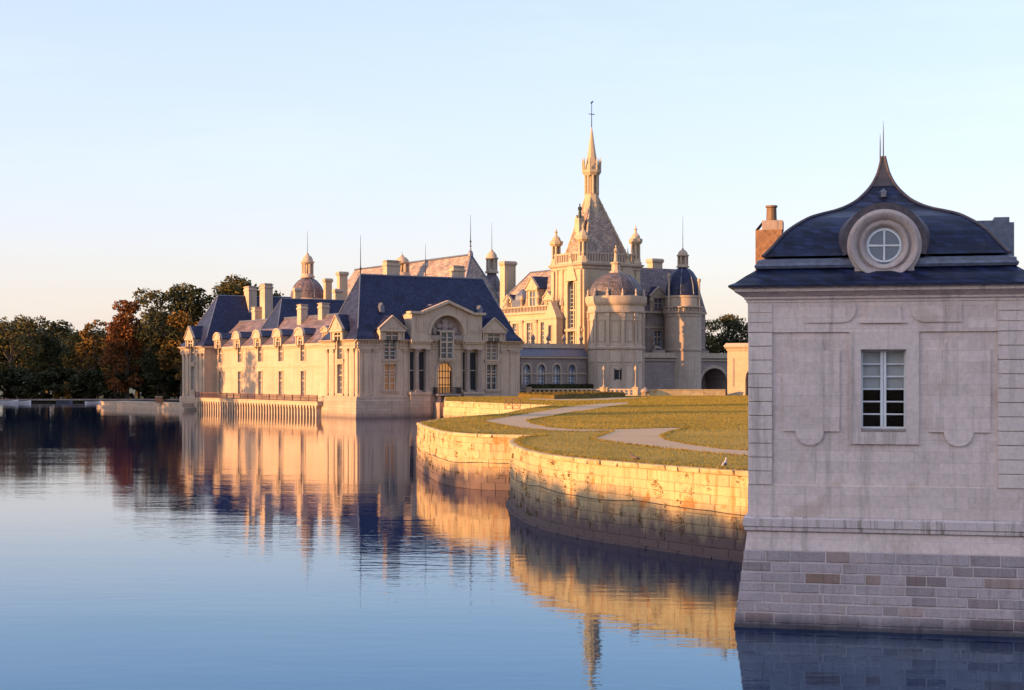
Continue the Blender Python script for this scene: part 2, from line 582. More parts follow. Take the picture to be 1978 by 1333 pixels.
bp = N(nt, 'ShaderNodeBump', Strength=0.6, Distance=0.03)
nt.links.new(noise(nt, p, 22, 3, 0.8), bp.inputs['Height'])
nt.links.new(bp.outputs[0], b.inputs['Normal'])
plain('park_grass', (0.055, 0.075, 0.03), rough=0.95, var=0.35, scale=0.2)

leafmat('leaf_dark', (0.016, 0.022, 0.010), (0.036, 0.040, 0.012), (0.05, 0.04, 0.012))
leafmat('leaf_green', (0.032, 0.042, 0.012), (0.085, 0.075, 0.02), (0.13, 0.08, 0.02))
leafmat('leaf_red', (0.13, 0.042, 0.012), (0.24, 0.085, 0.018), (0.06, 0.024, 0.01))
leafmat('leaf_gold', (0.14, 0.075, 0.014), (0.24, 0.12, 0.02), (0.05, 0.035, 0.01))
m, nt, b = new_mat('grass_blade')
c = ramp(nt, noise(nt, wpos(nt), 0.16, 5, 0.65), [(0.3, (0.17, 0.14, 0.027)), (0.52, (0.24, 0.18, 0.036)), (0.72, (0.31, 0.22, 0.05))])
c = mix(nt, ramp(nt, noise(nt, wpos(nt, (0.25, 1.4, 1)), 0.7, 3, 0.6), [(0.35, (0, 0, 0)), (0.7, (0.55,) * 3)]), c, (0.15, 0.115, 0.026))
nt.links.new(c, b.inputs['Base Color'])
b.inputs['Roughness'].default_value = 0.8
b.inputs['Specular IOR Level'].default_value = 0.15
leafmat('hedge_leaf', (0.10, 0.075, 0.016), (0.2, 0.12, 0.02), (0.05, 0.04, 0.012))

# ------------------------------------------------------------------ water and ground
GZ = 3.15                                   # level of the lawn terrace above the water
W = MB()
W.poly([(-4000, -4000, 0), (4000, -4000, 0), (4000, 4000, 0), (-4000, 4000, 0)])
lake = W.build('lake_water', 'water', kind='structure')
if lake.data.polygons[0].normal.z < 0:
    lake.data.flip_normals()

# park ground round the lake, one sheet out to the horizon
inner = [(-50, -60), (-54, 30), (-76, 62), (-100, 225), (-112, 300), (-150, 366), (-118, 374), (-60, 378), (0, 392), (60, 372), (120, 330), (160, 250), (160, -60)]
outer = [(-6000, -60), (-6000, 30), (-6000, 62), (-6000, 225), (-6000, 400), (-6000, 3000), (-3000, 7000), (-1000, 7000), (0, 7000), (1500, 7000), (6000, 5000), (6000, 1000), (6000, -60)]
bm = bmesh.new()
vs_ = [bm.verts.new((x, y, 0.55)) for x, y in inner]
vo_ = [bm.verts.new((x, y, 0.55)) for x, y in outer]
for i in range(len(inner) - 1):
    bm.faces.new((vs_[i], vs_[i + 1], vo_[i + 1], vo_[i]))
bl = [bm.verts.new((x, y, -0.4)) for x, y in inner]
for i in range(len(inner) - 1):
    bm.faces.new((vs_[i], bl[i], bl[i + 1], vs_[i + 1]))
me = bpy.data.meshes.new('ground')
bm.to_mesh(me)
bm.free()
for p_ in me.polygons:
    pass
me.materials.append(M['park_grass'])
link('ground', me, kind='structure')

# ------------------------------------------------------------------ lawn terrace (retained by the quay walls)
NEAR = [(20.0, 44.5), (13.5, 49.6), (8.21, 54.2), (6.19, 56.9), (4.55, 59.4), (3.0, 62.0), (1.80, 64.9), (0.92, 68.4), (0.30, 72.6), (0.02, 76.3), (0.05, 80.2), (0.45, 83.6), (1.7, 86.6)]
FAR = [(1.7, 86.6), (0.12, 87.4), (-1.6, 88.2), (-3.1, 90.2), (-4.2, 93.4), (-4.95, 98.0), (-5.9, 104), (-6.6, 110.0)]
BACK = [(-6.6, 110.0), (-6.3, 113), (-5.2, 122), (-0.8, 136), (1.6, 158), (4.6, 174)]
LOW = [(4.6, 174), (0.9, 181), (-4.0, 191.5), (-8.7, 201.5)]
MOATW = [(-8.7, 201.5), (-10.3, 241)]
terr = NEAR[:-1] + FAR[:-1] + BACK[:-1] + LOW[:-1] + MOATW + [(1.9, 249.5), (2.3, 257), (20.2, 252.6), (44, 258), (60, 262), (95, 262), (95, 44.5)]
t = MB()
t.poly([(x, y, GZ) for x, y in terr])
t.build('lawn', 'lawn', kind='structure')

Z8 = lambda X, Y: ground(780 + X * 0.34378, 730 + Y * 0.34378, GZ)


def sheet(name, pts, mat, dz):
    q = MB()
    q.poly([(x, y, GZ + dz) for x, y in pts])
    return q.build(name, mat, kind='structure')


# gravel walk looping round the middle lawn
path = [Z8(*p) for p in [(430, 243), (520, 262), (640, 283), (820, 299), (1000, 303), (1180, 299), (1120, 322), (1052, 345), (1180, 364), (1400, 392), (1660, 420), (1990, 446),
                         (1990, 412), (1800, 402), (1600, 374), (1480, 350), (1440, 330), (1490, 307), (1600, 279), (1400, 284), (1150, 291), (960, 290), (820, 279), (720, 257), (690, 240),
                         (800, 222), (980, 190), (1150, 160), (1260, 146), (1260, 138), (1100, 145), (900, 167), (700, 200), (560, 222)]]
rp_ = random.Random(21)
rag = []
for i, (x, y) in enumerate(path):
    x2, y2 = path[(i + 1) % len(path)]
    n_ = max(1, int(math.hypot(x2 - x, y2 - y) / .35))
    for k in range(n_):
        rag.append((x + (x2 - x) * k / n_ + rp_.gauss(0, .06), y + (y2 - y) * k / n_ + rp_.gauss(0, .06)))
sheet('gravel_path', rag, 'gravel', 0.012)
sheet('forecourt_path', [(2.0, 214), (7.5, 206), (13, 212), (20, 232), (16, 234), (9, 216), (3, 226)], 'gravel', 0.010)


# ------------------------------------------------------------------ block walls
def unit_block(seed, cham=0.16):
    r = random.Random(seed)
    j = lambda a: r.uniform(-a, a)
    q = MB()
    f = [(-.5, 0, -.5), (.5, 0, -.5), (.5, 0, .5), (-.5, 0, .5)]
    front = [((-.5 + .03 + j(.012)), -1 + j(.12), -.5 + .07 + j(.03)), ((.5 - .03 + j(.012)), -1 + j(.12), -.5 + .07 + j(.03)),
             ((.5 - .03 + j(.012)), -1 + j(.12), .5 - .07 + j(.03)), ((-.5 + .03 + j(.012)), -1 + j(.12), .5 - .07 + j(.03))]
    mid = [(x, -0.62, z) for x, _, z in f]
    q.add(f + mid + front, [(0, 1, 5, 4), (1, 2, 6, 5), (2, 3, 7, 6), (3, 0, 4, 7), (4, 5, 9, 8), (5, 6, 10, 9), (6, 7, 11, 10), (7, 4, 8, 11), (8, 9, 10, 11)])
    return q


BLOCKS = {}


def block_meshes(mat):
    if mat not in BLOCKS:
        BLOCKS[mat] = []
        for s in range(6):
            me = unit_block(s + len(BLOCKS) * 10).mesh('stone_block')
            me.materials.append(M[mat])
            BLOCKS[mat].append(me)
    return BLOCKS[mat]


def along(pts):
    L = [0]
    for a, b2 in zip(pts, pts[1:]):
        L.append(L[-1] + math.hypot(b2[0] - a[0], b2[1] - a[1]))

    def f(s):
        s = min(max(s, 0), L[-1])
        for i in range(len(L) - 1):
            if s <= L[i + 1] + 1e-9:
                t_ = (s - L[i]) / max(1e-9, L[i + 1] - L[i])
                a, b2 = pts[i], pts[i + 1]
                return (a[0] + (b2[0] - a[0]) * t_, a[1] + (b2[1] - a[1]) * t_)
    return f, L[-1]


def smooth_line(pts, n=4):
    """Catmull-Rom through pts"""
    out = []
    P = [pts[0]] + pts + [pts[-1]]
    for i in range(1, len(P) - 2):
        for k in range(n):
            t_ = k / n
            o = []
            for c in (0, 1):
                a, b2, c2, d = P[i - 1][c], P[i][c], P[i + 1][c], P[i + 2][c]
                o.append(0.5 * (2 * b2 + (c2 - a) * t_ + (2 * a - 5 * b2 + 4 * c2 - d) * t_ ** 2 + (3 * b2 - a - 3 * c2 + d) * t_ ** 3))
            out.append(tuple(o))
    return out + [pts[-1]]


def block_wall(th, pts, z0, z1, course, blen, mat, core, coping=0.2, depth=0.10, batter=0.03, side=1, seed=1, s_from=0.0, s_to=None, cap_out=0.05):
    """curved quay wall seen on the side to the left of the walking direction (side=1) - core, courses of blocks, coping stones"""
    r = random.Random(seed)
    f, L = along(pts)
    s_to = L if s_to is None else s_to
    O = Vector(th.location)
    c = MB()
    n = max(2, int(L / 0.8))
    ring_ = [f(L * i / n) for i in range(n + 1)]
    nor = []
    for i in range(n + 1):
        a, b2 = ring_[max(0, i - 1)], ring_[min(n, i + 1)]
        d = Vector((b2[0] - a[0], b2[1] - a[1])).normalized()
        nor.append(Vector((-d.y, d.x)) * side)
    ins = 0.6
    v = []
    for i in range(n + 1):
        p = Vector(ring_[i])
        for off, z in ((-0.01 + batter * (z1 - z0), z0 - 0.4), (-0.01, z1 - coping), (-ins, z1 - coping), (-ins, z0 - 0.4)):
            q = p + nor[i] * off
            v.append((q.x - O.x, q.y - O.y, z - O.z))
    fs = []
    for i in range(n):
        for k in range(4):
            k2 = (k + 1) % 4
            fs.append((i * 4 + k, i * 4 + k2, i * 4 + 4 + k2, i * 4 + 4 + k))
    fs += [(0, 1, 2, 3), (n * 4 + 3, n * 4 + 2, n * 4 + 1, n * 4)]
    c.add(v, fs)
    c.build('wall_core', core, th)
    ms_ = block_meshes(mat)
    z = z0
    row = 0
    H = z1 - coping - z0
    ncs = max(1, round(H / course))
    hs = [course * r.uniform(0.85, 1.15) for _ in range(ncs)]
    k_ = H / sum(hs)
    hs = [h * k_ for h in hs]
    hs.append(coping)
    for row, h in enumerate(hs):
        top = row == len(hs) - 1
        s = s_from - r.uniform(0, blen)
        while s < s_to:
            bl_ = blen * r.uniform(0.6, 1.45) * (1.25 if top else 1)
            a, b2 = max(s, s_from), min(s + bl_, s_to)
            s += bl_
            if b2 - a < 0.15:
                continue
            pa, pb = f(a), f(b2)
            d = Vector((pb[0] - pa[0], pb[1] - pa[1]))
            ln = d.length
            d.normalize()
            nn = Vector((-d.y, d.x)) * side
            zz = z + h / 2
            off = batter * (z1 - zz) - (0.012 if not top else -cap_out + 0.02)
            mid = (Vector(pa) + Vector(pb)) / 2 + nn * off
            o = link('coping_stone' if top else 'stone_block', r.choice(ms_), th)
            o.location = (mid.x - O.x, mid.y - O.y, zz - O.z)
            ang = math.atan2(nn.y, nn.x) + math.pi / 2
            dp = depth * (1 + r.uniform(-0.25, 0.25)) if not top else 0.5
            if top:
                o.location.x -= nn.x * 0.42
                o.location.y -= nn.y * 0.42
            o.rotation_euler = (0, 0, ang)
            o.scale = (max(0.1, ln - 0.008), dp, h - 0.007)
        z += h


near_s = smooth_line(NEAR)
far_s = smooth_line(FAR)
th = thing('quay_wall', 'curved near quay wall of pale stone blocks, its foot in shade', 'wall', (NEAR[2][0], NEAR[2][1], 0))
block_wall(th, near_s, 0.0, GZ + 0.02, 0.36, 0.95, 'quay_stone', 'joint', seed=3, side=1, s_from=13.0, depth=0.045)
# footing ledge at the waterline
f_, L_ = along(near_s)
q = MB()
n_ = 40
for i in range(n_):
    a, b2 = f_(13 + (L_ - 13) * i / n_), f_(13 + (L_ - 13) * (i + 0.97) / n_)
    d = Vector((b2[0] - a[0], b2[1] - a[1])).normalized()
    nn = Vector((-d.y, d.x))
    w_ = 0.26 + 0.05 * random.random()
    pts_ = [Vector(a) + nn * 0.05, Vector(b2) + nn * 0.05, Vector(b2) + nn * w_, Vector(a) + nn * w_]
    q.extr([(p.x - th.location.x, p.y - th.location.y, -0.3) for p in pts_], (0, 0, 0.36 + 0.03 * random.random()))
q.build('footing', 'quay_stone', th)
th2 = thing('quay_wall', 'far rounded bastion wall with orange streaks jutting into the lake', 'wall', (FAR[3][0], FAR[3][1], 0))
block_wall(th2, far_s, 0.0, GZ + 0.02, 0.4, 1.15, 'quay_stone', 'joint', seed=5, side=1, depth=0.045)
th3 = thing('quay_wall', 'plain rear wall closing the bastion lawn above the inlet', 'wall', (BACK[2][0], BACK[2][1], 0))
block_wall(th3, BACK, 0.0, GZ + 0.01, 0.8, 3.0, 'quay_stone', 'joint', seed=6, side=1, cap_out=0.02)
th4 = thing('quay_wall', 'low sunlit retaining wall in front of the arched door', 'wall', (LOW[3][0], LOW[3][1], 0))
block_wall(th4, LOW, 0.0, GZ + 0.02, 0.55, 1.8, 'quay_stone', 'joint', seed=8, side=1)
th5 = thing('quay_wall', 'short quay return running up to the door with balcony', 'wall', (MOATW[0][0], MOATW[0][1], 0))
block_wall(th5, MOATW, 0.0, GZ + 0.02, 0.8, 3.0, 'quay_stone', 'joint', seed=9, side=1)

# sagging cables hung along the walls
for nm, line, s0, s1, zc, lab in (('cable', near_s, 13.5, L_ - 7.5, 1.72, 'dark cable sagging along the near curved quay wall'),
                                  ('cable', far_s, 2.0, 18.0, 1.55, 'dark cable strung across the far bastion wall')):
    f_2, L2 = along(line)
    pts_ = []
    n_ = 60
    for i in range(n_ + 1):
        s = s0 + (s1 - s0) * i / n_
        a, b2 = f_2(s - 0.1), f_2(s + 0.1)
        d = Vector((b2[0] - a[0], b2[1] - a[1])).normalized()
        nn = Vector((-d.y, d.x))
        p = Vector(f_2(s)) + nn * 0.20
        ph = (s % 4.2) / 4.2
        pts_.append((p.x, p.y, zc - 0.22 * (ph * (1 - ph)) + 0.05 * math.sin(s * 0.7)))
    q = MB()
    q.tube(pts_, 0.016, 5)
    q.build(nm, 'iron')
    o = COL.objects[-1]
    tag(o, lab, 'cable', 'cables on the quay walls')

# ------------------------------------------------------------------ gatehouse pavilion (foreground right)
GO = Vector((6.17, 40.4, 0))
GA = math.atan2(-0.225, 0.974)
GX = Vector((math.cos(GA), math.sin(GA), 0))
GY = Vector((-math.sin(GA), math.cos(GA), 0))
GW, GD = 6.84, 6.84


def G(px, py, dy=0.0):
    """pixel -> (u, z) on the gatehouse plane dy metres behind its face"""
    d = Vector(((px - CX) / FPX, 1, -(py - HOR) / FPX))
    o = GO + GY * dy
    t_ = (o.dot(GY)) / d.dot(GY) if abs(d.dot(GY)) > 1e-6 else 0
    p = d * t_
    return ((p - o).dot(GX), p.z + EYE)


gate = thing('gatehouse', 'shaded stone gatehouse pavilion with bell roof at the right edge', 'gatehouse', GO, GA)
gu = lambda px, py=800: G(px, py)[0]
gz = lambda py, px=1706: G(px, py)[1]
wu0, wu1, wz0, wz1 = gu(1663), gu(1750), gz(830), gz(675)
z_fr, z_pan, z_st, z_st0, z_co = gz(641), gz(940), gz(1001), gz(1024), gz(583)


def holed_wall(q, u0, u1, z0, z1, holes, depth, y=0.0):
    """flat wall in the u-z plane at d=y with rectangular or arched openings and their reveals; hole = (u0,u1,z0,z1,arch)"""
    us = sorted({u0, u1, *[h[0] for h in holes], *[h[1] for h in holes]})
    zs = sorted({z0, z1, *[h[2] for h in holes], *[h[3] for h in holes]})
    us = [x for x in us if u0 <= x <= u1]
    zs = [x for x in zs if z0 <= x <= z1]
    for i in range(len(us) - 1):
        for k in range(len(zs) - 1):
            cu, cz = (us[i] + us[i + 1]) / 2, (zs[k] + zs[k + 1]) / 2
            if any(h[0] < cu < h[1] and h[2] < cz < h[3] for h in holes):
                continue
            q.poly([(us[i], y, zs[k]), (us[i + 1], y, zs[k]), (us[i + 1], y, zs[k + 1]), (us[i], y, zs[k + 1])])
    for h in holes:
        a, b2, c, d = h[:4]
        if len(h) > 4 and h[4]:
            r = (b2 - a) / 2
            zc = d - r
            n = 10
            arc = [(a + r - r * math.cos(math.pi * i / n), zc + r * math.sin(math.pi * i / n)) for i in range(n + 1)]
            for i in range(n):
                (x1, q1), (x2, q2) = arc[i], arc[i + 1]
                q.poly([(x1, y, q1), (x2, y, q2), (x2, y, d), (x1, y, d)])
                q.poly([(x1, y, q1), (x2, y, q2), (x2, y + depth, q2), (x1, y + depth, q1)])
            top = zc
        else:
            q.poly([(a, y, d), (b2, y, d), (b2, y + depth, d), (a, y + depth, d)])
            top = d
        q.poly([(a, y, c), (a, y, top), (a, y + depth, top), (a, y + depth, c)])
        q.poly([(b2, y, c), (b2, y, top), (b2, y + depth, top), (b2, y + depth, c)])
        q.poly([(a, y, c), (b2, y, c), (b2, y + depth, c), (a, y + depth, c)])


q = MB()
holed_wall(q, 0, GW, z_st, z_co + 0.3, [(wu0, wu1, wz0, wz1)], 0.34)
q.poly([(0, 0, z_st), (0, GD, z_st), (0, GD, z_co + .3), (0, 0, z_co + .3)])
q.poly([(GW, 0, z_st), (GW, GD, z_st), (GW, GD, z_co + .3), (GW, 0, z_co + .3)])
q.poly([(0, GD, z_st), (GW, GD, z_st), (GW, GD, z_co + .3), (0, GD, z_co + .3)])
q.build('wall', 'gate_stone', gate)
# dark room behind the window
q = MB()
q.box(wu0 - 0.6, wu1 + 0.6, 0.36, 3.0, wz0 - 0.8, wz1 + 0.5)
q.f = [f for f in q.f if f != (0, 1, 5, 4)]
q.build('room', 'room_dark', gate)
# bands and raised panels
q = MB()
fa, fb = gu(1492), gu(1927)
q.box(-0.03, GW + 0.03, -0.055, 0.0, z_fr, z_co)
q.build('frieze_band', 'gate_stone', gate)
q = MB()
q.box(-0.03, GW + 0.03, -0.055, 0.0, z_st, z_pan)
q.build('dado_band', 'gate_stone', gate)
q = MB()
s0, s1, t0, t1 = gu(1641), gu(1775), gz(858), z_fr
for a, b2, c, d in ((s0, wu0, t0, t1), (wu1, s1, t0, t1), (wu0, wu1, wz1, t1), (wu0, wu1, t0, wz0 - 0.06)):
    q.box(a, b2, -0.075, 0.0, c, d)
q.build('window_surround', 'gate_trim', gate)


def slab(q, pts, y0, y1):
    q.extr([(u, y0, z) for u, z in pts], (0, y1 - y0, 0))


def arcpts(cu, cz, r, a0, a1, n=10):
    return [(cu + r * math.cos(R(a0 + (a1 - a0) * i / n)), cz + r * math.sin(R(a0 + (a1 - a0) * i / n))) for i in range(n + 1)]


for pl, pr, bl_, br_ in ((1512, 1622, 1537, 1592), (1793, 1913, 1823, 1880)):
    a, b2 = gu(pl), gu(pr)
    ba, bb = gu(bl_), gu(br_)
    zt, zb = gz(676), gz(834)
    rr = (bb - ba) / 2
    cu = (ba + bb) / 2
    pts_ = [(a, zb)] + arcpts(cu, zb, rr, 180, 360, 12) + [(b2, zb), (b2, zt)] + arcpts(cu, zt, rr, 0, 180, 12) + [(a, zt)]
    q = MB()
    slab(q, pts_, -0.055, 0.0)
    q.build('carved_panel', 'gate_stone', gate)
# bracket-shaped tablet and scrolls on the frieze
cu = (wu0 + wu1) / 2
zt, zb = gz(592), gz(624)
hw1, hw2 = 0.42, 0.585
pts_ = [(cu - hw2, zb)] + [(cu - hw2 + (hw2 - hw1) * math.sin(R(a)), zb + (zt - zb) * 0.62 * (1 - math.cos(R(a)))) for a in range(15, 91, 15)] + [(cu - hw1, zt), (cu + hw1, zt)] + \
       [(cu + hw2 - (hw2 - hw1) * math.sin(R(a)), zb + (zt - zb) * 0.62 * (1 - math.cos(R(a)))) for a in range(90, 14, -15)] + [(cu + hw2, zb)]
q = MB()
slab(q, pts_, -0.125, -0.05)
q.build('tablet', 'gate_stone', gate)
for sgn in (-1, 1):
    q = MB()
    c0 = cu + sgn * 1.02
    zc = gz(597)
    pts_ = arcpts(c0, zc, 0.34, -90, 90, 12) if sgn < 0 else arcpts(c0, zc, 0.34, 90, 270, 12)
    ex = c0 - 0.9 if sgn < 0 else c0 + 0.9
    pts_ = pts_ + ([(ex, zc + .34), (ex, zc - .34)] if sgn < 0 else [(ex, zc - .34), (ex, zc + .34)])
    pts_ = [(u, min(z, z_co - 0.01)) for u, z in pts_]
    slab(q, pts_, -0.095, -0.05)
    q.build('scroll_panel', 'gate_stone', gate)
# quoins
qn = 11
for ua, ub in ((-0.02, fa), (fb, GW + 0.02)):
    zz = z_pan + 0.0
    hs_ = (z_fr - z_pan) / qn
    for k in range(qn):
        q = MB()
        e = 0.008
        q.box(ua, ub, -0.075, 0.0, zz + e, zz + hs_ - e)
        q.add([(ua + .01, -0.085, zz + 2 * e), (ub - .01, -0.085, zz + 2 * e), (ub - .01, -0.085, zz + hs_ - 2 * e), (ua + .01, -0.085, zz + hs_ - 2 * e),
               (ua, -0.075, zz + e), (ub, -0.075, zz + e), (ub, -0.075, zz + hs_ - e), (ua, -0.075, zz + hs_ - e)],
              [(0, 1, 2, 3), (4, 5, 1, 0), (5, 6, 2, 1), (6, 7, 3, 2), (7, 4, 0, 3)])
        q.build('quoin_block', 'gate_trim', gate)
        zz += hs_
    for k in range(3):
        hh = (z_co - z_fr) / 3
        q = MB()
        q.box(ua, ub, -0.09, -0.05, z_fr + hh * k + 0.012, z_fr + hh * (k + 1) - 0.012)
        q.build('quoin_block', 'gate_trim', gate)


def around(q, off, z):
    return (-off, GW + off, -off, GD + off, z)


# string course and battered plinth
q = MB()
q.loft([around(q, 0.05, z_st0 - 0.10), around(q, 0.12, z_st0 - 0.06), around(q, 0.12, z_st0 + 0.02), around(q, 0.15, z_st0 + 0.05), around(q, 0.15, z_st - 0.06), around(q, 0.02, z_st + 0.005)])
q.build('string_course', 'string_stone', gate)
zp = 1.98
bat = lambda z: 0.06 + 0.30 * (z_st0 - 0.10 - z) / (z_st0 - 0.1)
q = MB()
q.loft([around(q, bat(-0.5) - 0.014, -0.5), around(q, bat(zp) - 0.014, zp)])
q.build('plinth_core', 'mortar', gate)
q = MB()
q.loft([around(q, bat(zp) - 0.012, zp - 0.002), around(q, bat(z_st0 - 0.1) - 0.012, z_st0 - 0.10)])
q.build('plinth_band', 'gate_stone', gate)
rb = random.Random(11)
pm = block_meshes('plinth_stone')
tilt = math.atan(0.30 / (z_st0 - 0.1))
for face in (0, 1):
    z = -0.12
    rows = [0.24, 0.27, 0.26, 0.25, 0.25, 0.27, 0.26, 0.30]
    kk = (zp - z) / sum(rows)
    for h in rows:
        h *= kk
        zc = z + h / 2
        off = bat(zc)
        u = -off - rb.uniform(0, 0.4)
        u1_ = GW + off
        while u < u1_:
            ln = rb.choice([0.38, 0.5, 0.62, 0.75, 0.9, 1.05])
            a, b2 = max(u, -off), min(u + ln, u1_)
            u += ln
            if b2 - a < 0.10:
                continue
            o = link('stone_block', rb.choice(pm), gate)
            cc = (a + b2) / 2
            o.scale = (b2 - a - rb.uniform(.02, .04), 0.055 * rb.uniform(0.9, 1.2), h - rb.uniform(.018, .034))
            if face == 0:
                o.location = (cc, -off + 0.052, zc)
                o.rotation_euler = (-tilt, 0, 0)
            else:
                o.location = (-off + 0.052, cc, zc)
                o.rotation_euler = Matrix.Rotation(-math.pi / 2, 3, 'Z').to_euler()
        z += h
# cornice
q = MB()
zc0 = z_co
q.loft([around(q, 0.0, zc0), around(q, 0.07, zc0 + 0.01), around(q, 0.07, zc0 + 0.06), around(q, 0.12, zc0 + 0.10), around(q, 0.12, zc0 + 0.15), around(q, 0.30, zc0 + 0.27),
        around(q, 0.36, zc0 + 0.28), around(q, 0.36, zc0 + 0.36), around(q, 0.44, zc0 + 0.42)])
q.build('cornice', 'gate_trim', gate)
# window of the gatehouse: two sashes of six panes
zs = zs_w = None
win = MB()
yw = 0.20
fw = 0.05
win.box(wu0, wu0 + fw, yw, yw + 0.07, wz0, wz1)
win.box(wu1 - fw, wu1, yw, yw + 0.07, wz0, wz1)
win.box(wu0 + fw, wu1 - fw, yw, yw + 0.07, wz1 - 0.05, wz1)
win.box(wu0 + fw, wu1 - fw, yw, yw + 0.07, wz0, wz0 + 0.07)
mid = (wu0 + wu1) / 2
win.box(mid - 0.075, mid - 0.005, yw - 0.02, yw + 0.06, wz0 + 0.07, wz1 - 0.05)
win.box(mid + 0.005, mid + 0.075, yw - 0.02, yw + 0.06, wz0 + 0.07, wz1 - 0.05)
ph = (wz1 - 0.05 - wz0 - 0.07) / 6
for k in range(1, 6):
    zz = wz0 + 0.07 + ph * k
    win.box(wu0 + fw, mid - 0.075, yw + 0.005, yw + 0.045, zz - 0.018, zz + 0.018)
    win.box(mid + 0.075, wu1 - fw, yw + 0.005, yw + 0.045, zz - 0.018, zz + 0.018)
wo = win.build('window', 'white_paint', gate)
for sa, sb in ((wu0 + fw, mid - 0.075), (mid + 0.075, wu1 - fw)):
    for k in range(6):
        q = MB()
        zz = wz0 + 0.07 + ph * k
        q.box(sa + 0.001, sb - 0.001, yw + 0.022, yw + 0.027, zz + 0.019, zz + ph - 0.019)
        q.build('pane', 'clear_glass', wo)
    q = MB()
    q.box(sa - 0.02, sb + 0.02, yw + 0.10, yw + 0.11, wz0 + 0.07 + ph * 3, wz1)
    q.build('blind', 'blind', wo)
q = MB()
q.add([(wu0 - 0.0, -0.07, wz0 - 0.06), (wu1 + 0.0, -0.07, wz0 - 0.06), (wu1, 0.21, wz0 - 0.06), (wu0, 0.21, wz0 - 0.06), (wu0, -0.07, wz0 - 0.015), (wu1, -0.07, wz0 - 0.015), (wu1, 0.21, wz0 + 0.02), (wu0, 0.21, wz0 + 0.02)],
      [(0, 3, 2, 1), (4, 5, 6, 7), (0, 1, 5, 4), (1, 2, 6, 5), (2, 3, 7, 6), (3, 0, 4, 7)])
q.build('sill', 'base_stone', wo)

# bell roof
half = GW / 2


def rlev(hw_px, y_px):
    hw = hw_px * 0.01345
    d = 39.63 + half - hw
    return hw, EYE + (HOR - y_px) / FPX * d


ez = zc0 + 0.42
sk = MB()
prof = [(half + 0.50, ez - 0.03), (half + 0.50, ez + 0.02), (half + 0.34, ez + 0.09), (half + 0.1, ez + 0.27)] + [rlev(238, 516)]
lv = lambda hw, z: (half - hw, half + hw, half - hw, half + hw, z)
sk.loft([lv(*p) for p in prof])
roof = sk.build('roof', 'slate_gate', gate, smooth=True)
zb0 = rlev(238, 516)[1]
q = MB()
q.loft([lv(3.16, zb0 - 0.03), lv(3.27, zb0 + 0.0), lv(3.30, zb0 + 0.07), lv(3.24, zb0 + 0.14), lv(3.24, zb0 + 0.20), lv(3.14, zb0 + 0.25), lv(3.0, zb0 + 0.27)])
q.build('lead_moulding', 'lead', roof, smooth=True)
pr = [(230, 492), (222, 485), (208, 469), (192, 450), (176, 437), (160, 427), (140, 417), (114, 410), (96, 406), (80, 401), (66, 395), (52, 387), (40, 377), (30, 367), (22, 357), (15.5, 346), (10.5, 334), (7, 322), (4.5, 312), (2.5, 304)]
lev = [rlev(*p) for p in pr]
# resample the profile finely so that it bends smoothly
fine = smooth_line(lev, 3)
q = MB()
q.loft([lv(max(hw, 0.02), z) for hw, z in fine])
q.build('bell', 'slate_gate', roof, smooth=True)
for sx_, sy_ in ((-1, -1), (1, -1), (1, 1), (-1, 1)):
    q = MB()
    q.tube([(half + sx_ * hw, half + sy_ * hw, z + 0.01) for hw, z in fine], 0.045, 6)
    q.build('hip_roll', 'lead_rust', roof, smooth=True)
top_i = [i for i, p in enumerate(fine) if p[0] < 0.36]
q = MB()
q.loft([lv(fine[i][0] + 0.018, fine[i][1]) for i in top_i])
q.build('finial_cap', 'cap_lead', roof, smooth=True)
ztop = fine[-1][1]
for dx, hh in ((0.0, 1.0), (-0.085, 0.66)):
    q = MB()
    q.tube([(half + dx, half, ztop - 0.3), (half + dx, half, ztop + hh * 0.6), (half + dx, half, ztop + hh)], [0.022, 0.016, 0.004], 6)
    q.build('spike', 'iron', roof)
# oculus dormer
ou, oz = G(1708, 474, 0.1)
ocm = lambda x, y, z: (ou + x, z, oz + y)           # lathe axis -> local y
q = MB(ocm)
q.lathe([(0.46, 0.22), (0.46, 0.16), (0.52, 0.05), (0.56, 0.02), (0.60, 0.02), (0.605, 0.12), (0.66, 0.12), (0.68, 0.06), (0.74, 0.02), (0.80, -0.02), (0.84, -0.02), (0.845, 0.06), (0.90, 0.07), (0.93, 0.10), (0.93, 0.5), (0.46, 0.5), (0.46, 0.22)], seg=48)
oc = q.build('oculus', 'oculus_stone', gate, smooth=True)
q = MB()
q.box(ou - 0.74, ou + 0.74, 0.06, 0.7, oz - 0.80, oz - 0.55)
q.build('base_block', 'oculus_stone', oc)
q = MB()
hood = [(ou + 1.07 * math.cos(R(a)), oz + 0.03 + 1.07 * math.sin(R(a))) for a in range(-15, 196, 10)]
hood2 = [(ou + 1.32 * math.cos(R(a)), oz - 0.12 + 1.24 * math.sin(R(a))) for a in range(-15, 196, 10)]
n = len(hood)
v = [(u, 0.10, z) for u, z in hood] + [(u, 0.42, z) for u, z in hood] + [(u, 1.0, z) for u, z in hood2] + [(ou + (u - ou) * 0.85, 0.10, oz + (z - oz) * 0.85) for u, z in hood]
q.add(v, [(i, i + 1, n + i + 1, n + i) for i in range(n - 1)] + [(n + i, n + i + 1, 2 * n + i + 1, 2 * n + i) for i in range(n - 1)] + [(i, i + 1, 3 * n + i + 1, 3 * n + i) for i in range(n - 1)])
q.build('hood', 'lead_rust', oc, smooth=True)
q = MB(ocm)
q.lathe([(0.46, 0.18), (0.42, 0.14), (0.385, 0.14), (0.385, 0.2), (0.46, 0.2)], seg=40)
q.box(-0.02, 0.02, -0.40, 0.40, 0.14, 0.19)
q.box(-0.40, -0.02, -0.02, 0.02, 0.142, 0.19)
q.box(0.02, 0.40, -0.02, 0.02, 0.142, 0.19)
